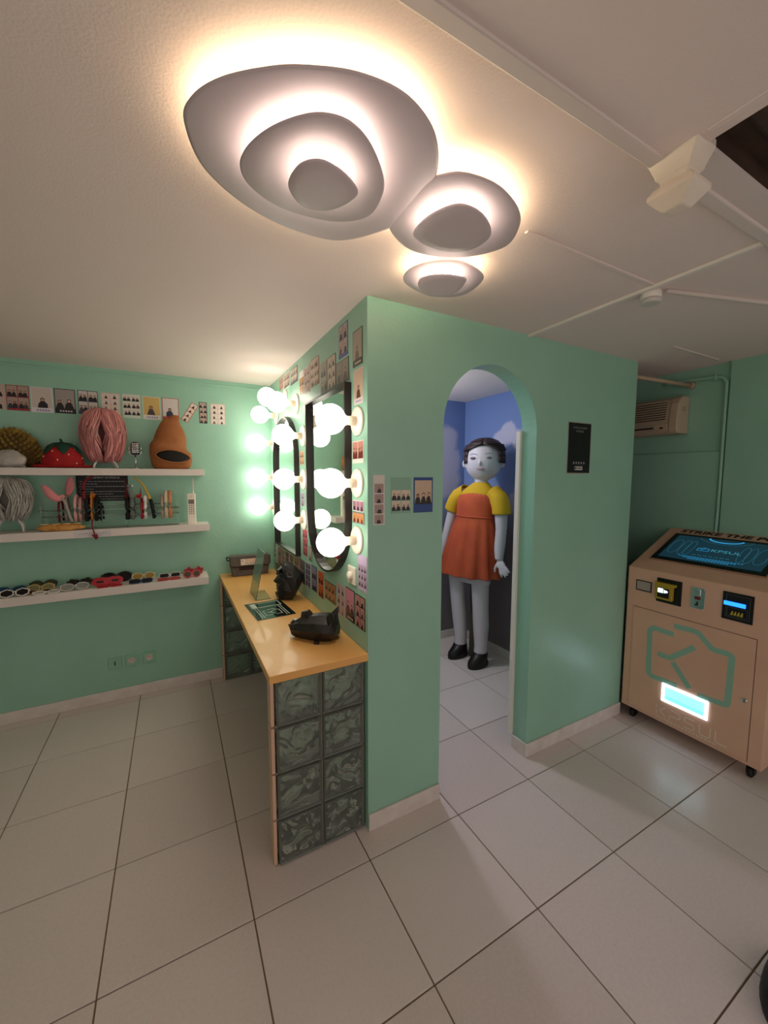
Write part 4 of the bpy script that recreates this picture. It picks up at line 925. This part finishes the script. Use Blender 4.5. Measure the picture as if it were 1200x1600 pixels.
MB().ribbon([(.165, .864), (.267, .864), (.267, .986), (.165, .986)], .002, .005, .006, XZ, True).build('bezel_line', gl, f_)
MB().box(.156, .250, -.012, -.005, .928, .950).build('bill_slot', mat('blue_led', '#1e63ff', .3, emit='#1f72ff', estr=1.6), f_, bevel=.002)
MB().ribbon([(.172, .872), (.258, .872), (.258, .918), (.172, .918)], .002, .005, .006, XZ, True).build('label_line', gl, f_)
m = MB()
for k in range(4): m.prism([(.186+.014*k, .878), (.198+.014*k, .878), (.192+.014*k+.006, .900), (.188+.014*k+.006, .900)], .005, .006, XZ)
m.build('arrow', mat('yellow_mark', '#c9b23a', .5), f_)
# sloped screen; these parts lie in the slope's own plane
R3 = (AL, 0, 0); L3 = (0, 0, 1.035)
sc_ = MB().box(-.300, .290, .118, .470, 0, .008).build('screen_frame', mat('peach_rim', '#b58a70', .4), T, bevel=.004, loc=L3, rot=R3)
MB().box(-.293, .283, .126, .464, .008, .011).build('bezel', mat('black_gloss', '#060607', .12), sc_, bevel=.002)
MB().box(-.262, .252, .158, .440, .011, .0116).build('display', mat('display_glow', '#10222c', .12, emit='#1d4454', estr=.22), sc_)
cy = mat('display_cyan', '#2b8bb5', .3, emit='#2a8fc4', estr=.5); cy2 = mat('display_line', '#2b6c80', .3, emit='#2c6f88', estr=.3)
m = MB(); FLs = lambda a, b, h: (a, b, h)
for cx in (-.222, -.172, -.140, .130, .162, .212):
    w_ = .018 if abs(cx) < .2 else .026
    m.ribbon([(cx+w_*cos(a), .300+.085*(abs(sin(a))**.7)*(1 if sin(a) > 0 else -1)) for a in [2*pi*i/24 for i in range(24)]], .0022, .0116, .0120, FLs, True)
m.ribbon([(-.120*1.1+.02*0+.132*(1-cos(pi*i/16))*1.0-.0, .440-.058*sin(pi*i/16)) for i in range(17)], .002, .0116, .0120, FLs)
for k in range(7): m.box(-.10+.028*k, -.08+.028*k, .228, .233, .0116, .0120)
m.build('display_outline', cy2, sc_)
m = MB(); m.ribbon([(-.085+.085*(1-cos(pi*i/16)), .438-.036*sin(pi*i/16)) for i in range(17)], .010, .0116, .0122, FLs)
m.build('display_arc', cy, sc_)
m = MB()
for r_ in range(3):
    x = -.165+.05*r_*.6
    while x < .16-.03*r_: m.box(x, x+.011, .200-.012*r_, .204-.012*r_, .0116, .0120); x += .015
m.build('display_text_line', cy, sc_)
text('KPSUL', .040, mat('display_text', '#2b5f70', .3, emit='#3f8aa0', estr=.42), sc_, (.045, .300, .0120), rot=(0, 0, 0), sx=1.35)
m = MB(); m.ribbon([(-.098, .284), (-.098, .312), (-.075, .312), (-.068, .322), (-.052, .312), (-.040, .312), (-.040, .284)], .003, .0116, .0121, FLs, True); m.ribbon([(-.085, .304), (-.078, .298), (-.060, .310)], .003, .0116, .0121, FLs)
m.build('display_logo', cy, sc_)
text('STRIKE THE POSE', .052, mat('black_vinyl', '#120d0c', .5), T, (0, .5145*cos(AL), 1.035+.5145*sin(AL)+.001), rot=R3, sx=1.42, bold=.0018, shear=.12)
for x, y in ((-.31, .05), (.31, .05), (-.31, .45), (.31, .45)):
    c_ = MB().box(x-.02, x+.02, y-.02, y+.02, .070, .082).build('castor', black_m, T)
    MB().box(x-.018, x-.013, y-.012, y+.018, .02, .07).box(x+.013, x+.018, y-.012, y+.018, .02, .07).build('fork', black_m, c_)
    MB().lathe([(.022, x-.012), (.028, x-.008), (.028, x+.008), (.022, x+.012)], 20, (0, y, .028), 'x').build('wheel', mat('dark_rubber', '#1c1a1a', .6), c_)

# ---------------------------------------------------------------- right wall fittings
t = thing('air_conditioner', 'cream wall air conditioner in the dark passage corner', 'air conditioner', (3.18, 1.83, 1.925), RZ)
acm = mat('aged_cream_plastic', '#b9a58e', .45)
pr = [(0, 0), (.125, .0), (.140, .012), (.148, .040), (.146, .10), (.130, .20), (.110, .235), (.085, .252), (0, .255)]
MB().prism([(-a, b) for a, b in pr], -.38, .38, lambda a, b, h: (h, a, b)).build('casing', acm, t, bevel=.006)
MB().prism([(-a*1.02-.002, b*1.0+.001) for a, b in pr], .335, .392, lambda a, b, h: (h, a, b)).build('end_cap', mat('cream_cap', '#c2ad95', .4), t, bevel=.008)
for k in range(9):
    z = .088+.0165*k; i0 = .146-.016*(z-.10)/.10 if z > .1 else .147
    MB().box(-.37, .315, -i0-.003, -i0+.004, z, z+.010).build('louver', acm, t, bevel=.0015)
    if k < 8: MB().box(-.37, .315, -i0+.001-.0005, -i0+.004, z+.010, z+.0165).build('grille_gap', dk, t)
MB().box(-.37, .24, -.1495, -.14, .040, .050).build('air_slot', black_m, t)
f_ = MB().box(.245, .330, -.152, -.14, .030, .068).build('control_panel', mat('cream_cap', '#c2ad95', .4), t, bevel=.003)
MB().box(.285, .305, -.1535, -.152, .036, .047).build('indicator', black_m, f_)
m = MB()
for cx in (.3925,):
    for yy0 in (-.085, -.055):
        m.ribbon([(yy0+.011*cos(a), .165+.013*sin(a)) for a in [radians(60+240*i/10) for i in range(11)]], .003, 0, .0008, lambda a, b, h: (.3922+h, a, b))
m.ribbon([(-.064, .165), (-.056, .165)], .003, 0, .0008, lambda a, b, h: (.3922+h, a, b))
m.build('marking', mat('mark_grey', '#6b5e50', .6), t)
t = thing('curtain_rail', 'cream rail crossing the passage above the air conditioner', 'rail', (0, 0, 0))
MB().tube([(2.668, 1.525, 2.272), (3.16, 1.432, 2.252)], .0125, 12).build('rod', mat('cream_rail', '#b8a288', .5), t)
MB().tube([(3.150, 1.434, 2.2525), (3.179, 1.4285, 2.2515)], .022, 14).build('end_bracket', mat('cream_rail', '#b8a288', .5), t)
t = thing('wall_pipe', 'mint painted pipe bending down the passage wall behind the machine', 'pipe', (0, 0, 0))
MB().tube(path3([(3.163, 1.60, 2.292), (3.163, 1.42, 2.285), (3.163, 1.30, 2.277), (3.163, 1.258, 2.268), (3.163, 1.236, 2.235), (3.163, 1.231, 2.15), (3.163, 1.228, 1.2), (3.163, 1.228, .15)], 5), .0105, 10).build('tube', mint, t)
MB().box(3.152, 3.181, 1.285, 1.297, 2.255, 2.297).build('pipe_clip', mint, t)

# ---------------------------------------------------------------- plain life-size mannequin in the alcove
skin = mat('pale_porcelain', '#c9bfc6', .45); dress_m = mat('orange_cloth', '#c2562f', .8, vary=(6, '#b34a2c', 1)); yel_m = mat('yellow_cloth', '#d0a41f', .85, bump=(120, .2, .003))
hair_m = mat('dark_brown_hair', '#33211f', .5, bump=(60, .3, .01)); shoe_m = mat('black_shoe', '#1a1112', .4)
T = thing('shop_mannequin', 'plain life-size mannequin in orange dress and yellow blouse in the arched alcove', 'mannequin', (2.246+.146*.28, 2.789-.989*.28, 0), atan2(-.989, .146))
ell = lambda cx, cy, z, a, b, n=20: [(cx+a*cos(2*pi*i/n), cy+b*sin(2*pi*i/n), z) for i in range(n)]
m = MB()
m.loft([ell(-.075, 0, .72, .17, .10), ell(-.08, 0, .9, .19, .10), ell(-.077, 0, 1.28, .16, .085), ell(-.055, 0, 1.42, .175, .085), ell(-.03, 0, 1.51, .15, .07), ell(-.02, 0, 1.545, .07, .055)])
m.loft([ell(-.02, 0, 1.50, .06, .055), ell(-.012, 0, 1.60, .055, .052), ell(-.005, 0, 1.66, .055, .05)])
for top, mid, an in (((-.272, .075), (-.245, .066), (-.208, .055)), ((0.0, .078), (.012, .068), (.022, .056))):
    m.loft([ell(top[0]*.85, 0, .86, .085, .085), ell(top[0], 0, .77, top[1], top[1]), ell(mid[0], 0, .5, mid[1], mid[1]), ell(mid[0]*.6+an[0]*.4, .006, .36, mid[1]*1.0, mid[1]), ell(an[0], .004, .17, an[1], an[1]), ell(an[0], -.01, .04, an[1]*.95, an[1]*1.1)])
def limb(P, R): m.tube(path3(P, 5), [R[min(int(i/5), len(R)-1)]+(R[min(int(i/5)+1, len(R)-1)]-R[min(int(i/5), len(R)-1)])*((i % 5)/5) for i in range(5*(len(P)-1)+1)], 12)
limb([(-.19, 0, 1.49), (-.29, 0, 1.40), (-.355, -.005, 1.22), (-.405, -.02, 1.02), (-.445, -.035, .86)], [.058, .054, .045, .040, .030])
limb([(.13, 0, 1.49), (.185, 0, 1.42), (.205, -.005, 1.22), (.205, -.02, 1.05), (.215, -.035, .96)], [.058, .055, .047, .042, .031])
def hand(w, d, s):
    """palm from the wrist along d, thumb to the side s"""
    w, d, s = Vector(w), Vector(d).normalized(), Vector(s).normalized()
    m.tube([w, w+d*.035, w+d*.075], [.026, .036, .030], 10, flat=(d.cross(s).normalized(), .5))
    for k, (o_, l_) in enumerate(((.027, .060), (.009, .072), (-.009, .068), (-.027, .052))):
        p = w+d*.07+s*o_; n_ = d.cross(s).normalized()
        m.tube([p, p+d*l_*.5+s*o_*.25, p+d*l_+s*o_*.35+n_*.010], [.0105, .0098, .0075], 8)
    p = w+d*.02+s*.028
    m.tube([p, p+s*.030+d*.024, p+s*.042+d*.055], [.012, .011, .008], 8)
hand((-.447, -.036, .86), (-.10, -.08, -1), (.55, -.8, 0)); hand((.216, -.036, .955), (.75, -.15, -1), (-.8, -.3, -.5))
HR = radians(30); hx = lambda x, y: (.005+(x-.005)*cos(HR)-y*sin(HR), (x-.005)*sin(HR)+y*cos(HR))
hd_f = lambda x, y, z: 1+.10*max(0, -z)*abs(x)**2*1.0-.05*max(0, z-.6)
m.ball((.005, 0, 1.765), (.155, .138, .172), 28, 18, fn=hd_f)
m.ball((*hx(.005, -.136), 1.735), (.013, .022, .022), 10, 8)
for sx in (-.150, .160): m.ball((*hx(sx, .012), 1.735), (.018, .028, .038), 10, 8)
bd = m.build('body', skin, T)
rm = bd.modifiers.new('r', 'REMESH'); rm.mode = 'VOXEL'; rm.voxel_size = .0065; rm.use_smooth_shade = True
sm_ = bd.modifiers.new('s', 'SMOOTH'); sm_.iterations = 4; sm_.factor = .5
fc = lambda x, dz=0: (*hx(x+.005, -.139*sqrt(1-(x/.158)**2)), )
for sx in (-.064, .064):
    e = MB().ball((0, 0, 0), (.025, .010, .011), 12, 8).build('eye', mat('figure_eye', '#6f6268', .4), bd); e.location = (*fc(sx), 1.776); e.rotation_euler = (0, 0, HR+sx*4)
    MB().tube(path3([(*fc(sx-.028), 1.806), (*fc(sx), 1.814), (*fc(sx+.028), 1.806)], 4), .0025, 6).build('eyebrow', mat('figure_brow', '#a3959b', .6), bd)
e = MB().ball((0, 0, 0), (.032, .009, .010), 12, 8).build('mouth', mat('figure_lip', '#b08a92', .45), bd); e.location = (*hx(.005, -.138), 1.690); e.rotation_euler = (0, 0, HR)
n = 48; rings = []
for z, cx, a, b, am in ((.772, -.130, .302, .165, .030), (.78, -.130, .302, .165, .030), (.95, -.112, .262, .148, .024), (1.10, -.098, .228, .128, .016), (1.22, -.084, .200, .112, .008), (1.285, -.077, .187, .104, 0), (1.30, -.076, .186, .103, 0), (1.40, -.060, .195, .108, 0), (1.46, -.045, .190, .102, 0), (1.495, -.036, .160, .090, 0)):
    rings.append([(cx+(a+am*cos(12*2*pi*i/n))*cos(2*pi*i/n), (b+am*.7*cos(12*2*pi*i/n))*sin(2*pi*i/n), z+(.012*cos(2*pi*i/n) if z < .8 else 0)) for i in range(n)])
MB().loft(rings, False).build('dress', dress_m, T).modifiers.new('s', 'SOLIDIFY').thickness = .006
MB().tube([(-.077+.190*cos(2*pi*i/40), .107*sin(2*pi*i/40), 1.290) for i in range(40)], .006, 6, closed=True).build('waistband', dress_m, T)
m = MB(); m.loft([ell(-.045, 0, 1.46, .186, .098, 28), ell(-.038, 0, 1.50, .172, .090, 28), ell(-.025, 0, 1.535, .125, .078, 28), ell(-.015, 0, 1.575, .066, .062, 28), ell(-.014, 0, 1.580, .058, .056, 28)], False)
for P, R in (([(-.17, 0, 1.50), (-.255, 0, 1.455), (-.310, 0, 1.385), (-.338, 0, 1.325)], [.066, .072, .070, .068]), ([(.11, 0, 1.50), (.165, 0, 1.455), (.195, 0, 1.385), (.202, 0, 1.325)], [.066, .074, .074, .072])):
    PP = path3(P, 4); m.tube(PP, [R[min(3, int(i/4))] for i in range(len(PP))], 16, cap=False)
m.build('blouse', yel_m, T).modifiers.new('s', 'SOLIDIFY').thickness = .005
# bobbed hair: closed cap plus a curtain open to the front
m = MB(); prof = [(.0, 1.950), (.06, 1.945), (.115, 1.922), (.155, 1.885), (.174, 1.84), (.180, 1.79), (.180, 1.735)]
angs = lambda op: [radians(-60+op+(360-2*op)*i/30) for i in range(31)]
for (r0, za), (r1, zb) in zip(prof, prof[1:]):
    o0 = 0 if za > 1.87 else 50; o1 = 0 if zb > 1.87 else 50
    a0, a1 = angs(o0), angs(o1)
    vs = [(.005+r0*cos(a), .012+r0*.86*sin(a), za) for a in a0]+[(.005+r1*cos(a), .012+r1*.86*sin(a), zb) for a in a1]
    m.add(vs, [(i, i+1, 32+i, 31+i) for i in range(30)], smooth=True)
m.build('hair', hair_m, T).modifiers.new('s', 'SOLIDIFY').thickness = .012
for x in (-.208, .024):
    MB().loft([ell(x, -.03, 0.0, .060, .115), ell(x, -.03, .02, .062, .118), ell(x, -.035, .05, .060, .105), ell(x, -.010, .085, .060, .078), ell(x, .0, .120, .056, .062)], True).build('shoe', shoe_m, T)
MB().box(-.150, -.045, .050, .062, 0, .80).build('back_board', mat('brown_card', '#4b4038', .8), T)

# ---------------------------------------------------------------- black bag at the frame edge
t = thing('black_bag', 'low black rounded bag on the floor tiles at the picture edge', 'bag', (1.618, .335, 0), radians(10))
bl = mat('black_leather', '#070707', .5, bump=(50, .2, .004))
sq = lambda a, b, z, n=28: [(a*abs(cos(t_))**.8*(1 if cos(t_) > 0 else -1), b*abs(sin(t_))**.8*(1 if sin(t_) > 0 else -1), z) for t_ in [2*pi*i/n for i in range(n)]]
MB().loft([sq(.11, .05, 0), sq(.140, .078, .006), sq(.146, .082, .025), sq(.135, .075, .060), sq(.10, .05, .085), sq(.04, .02, .094)]).build('bag_body', bl, t)
MB().tube(path3([(-.05, 0, .085), (-.03, .01, .112), (.03, .01, .112), (.05, 0, .085)], 6), .006, 8).build('handle', bl, t)
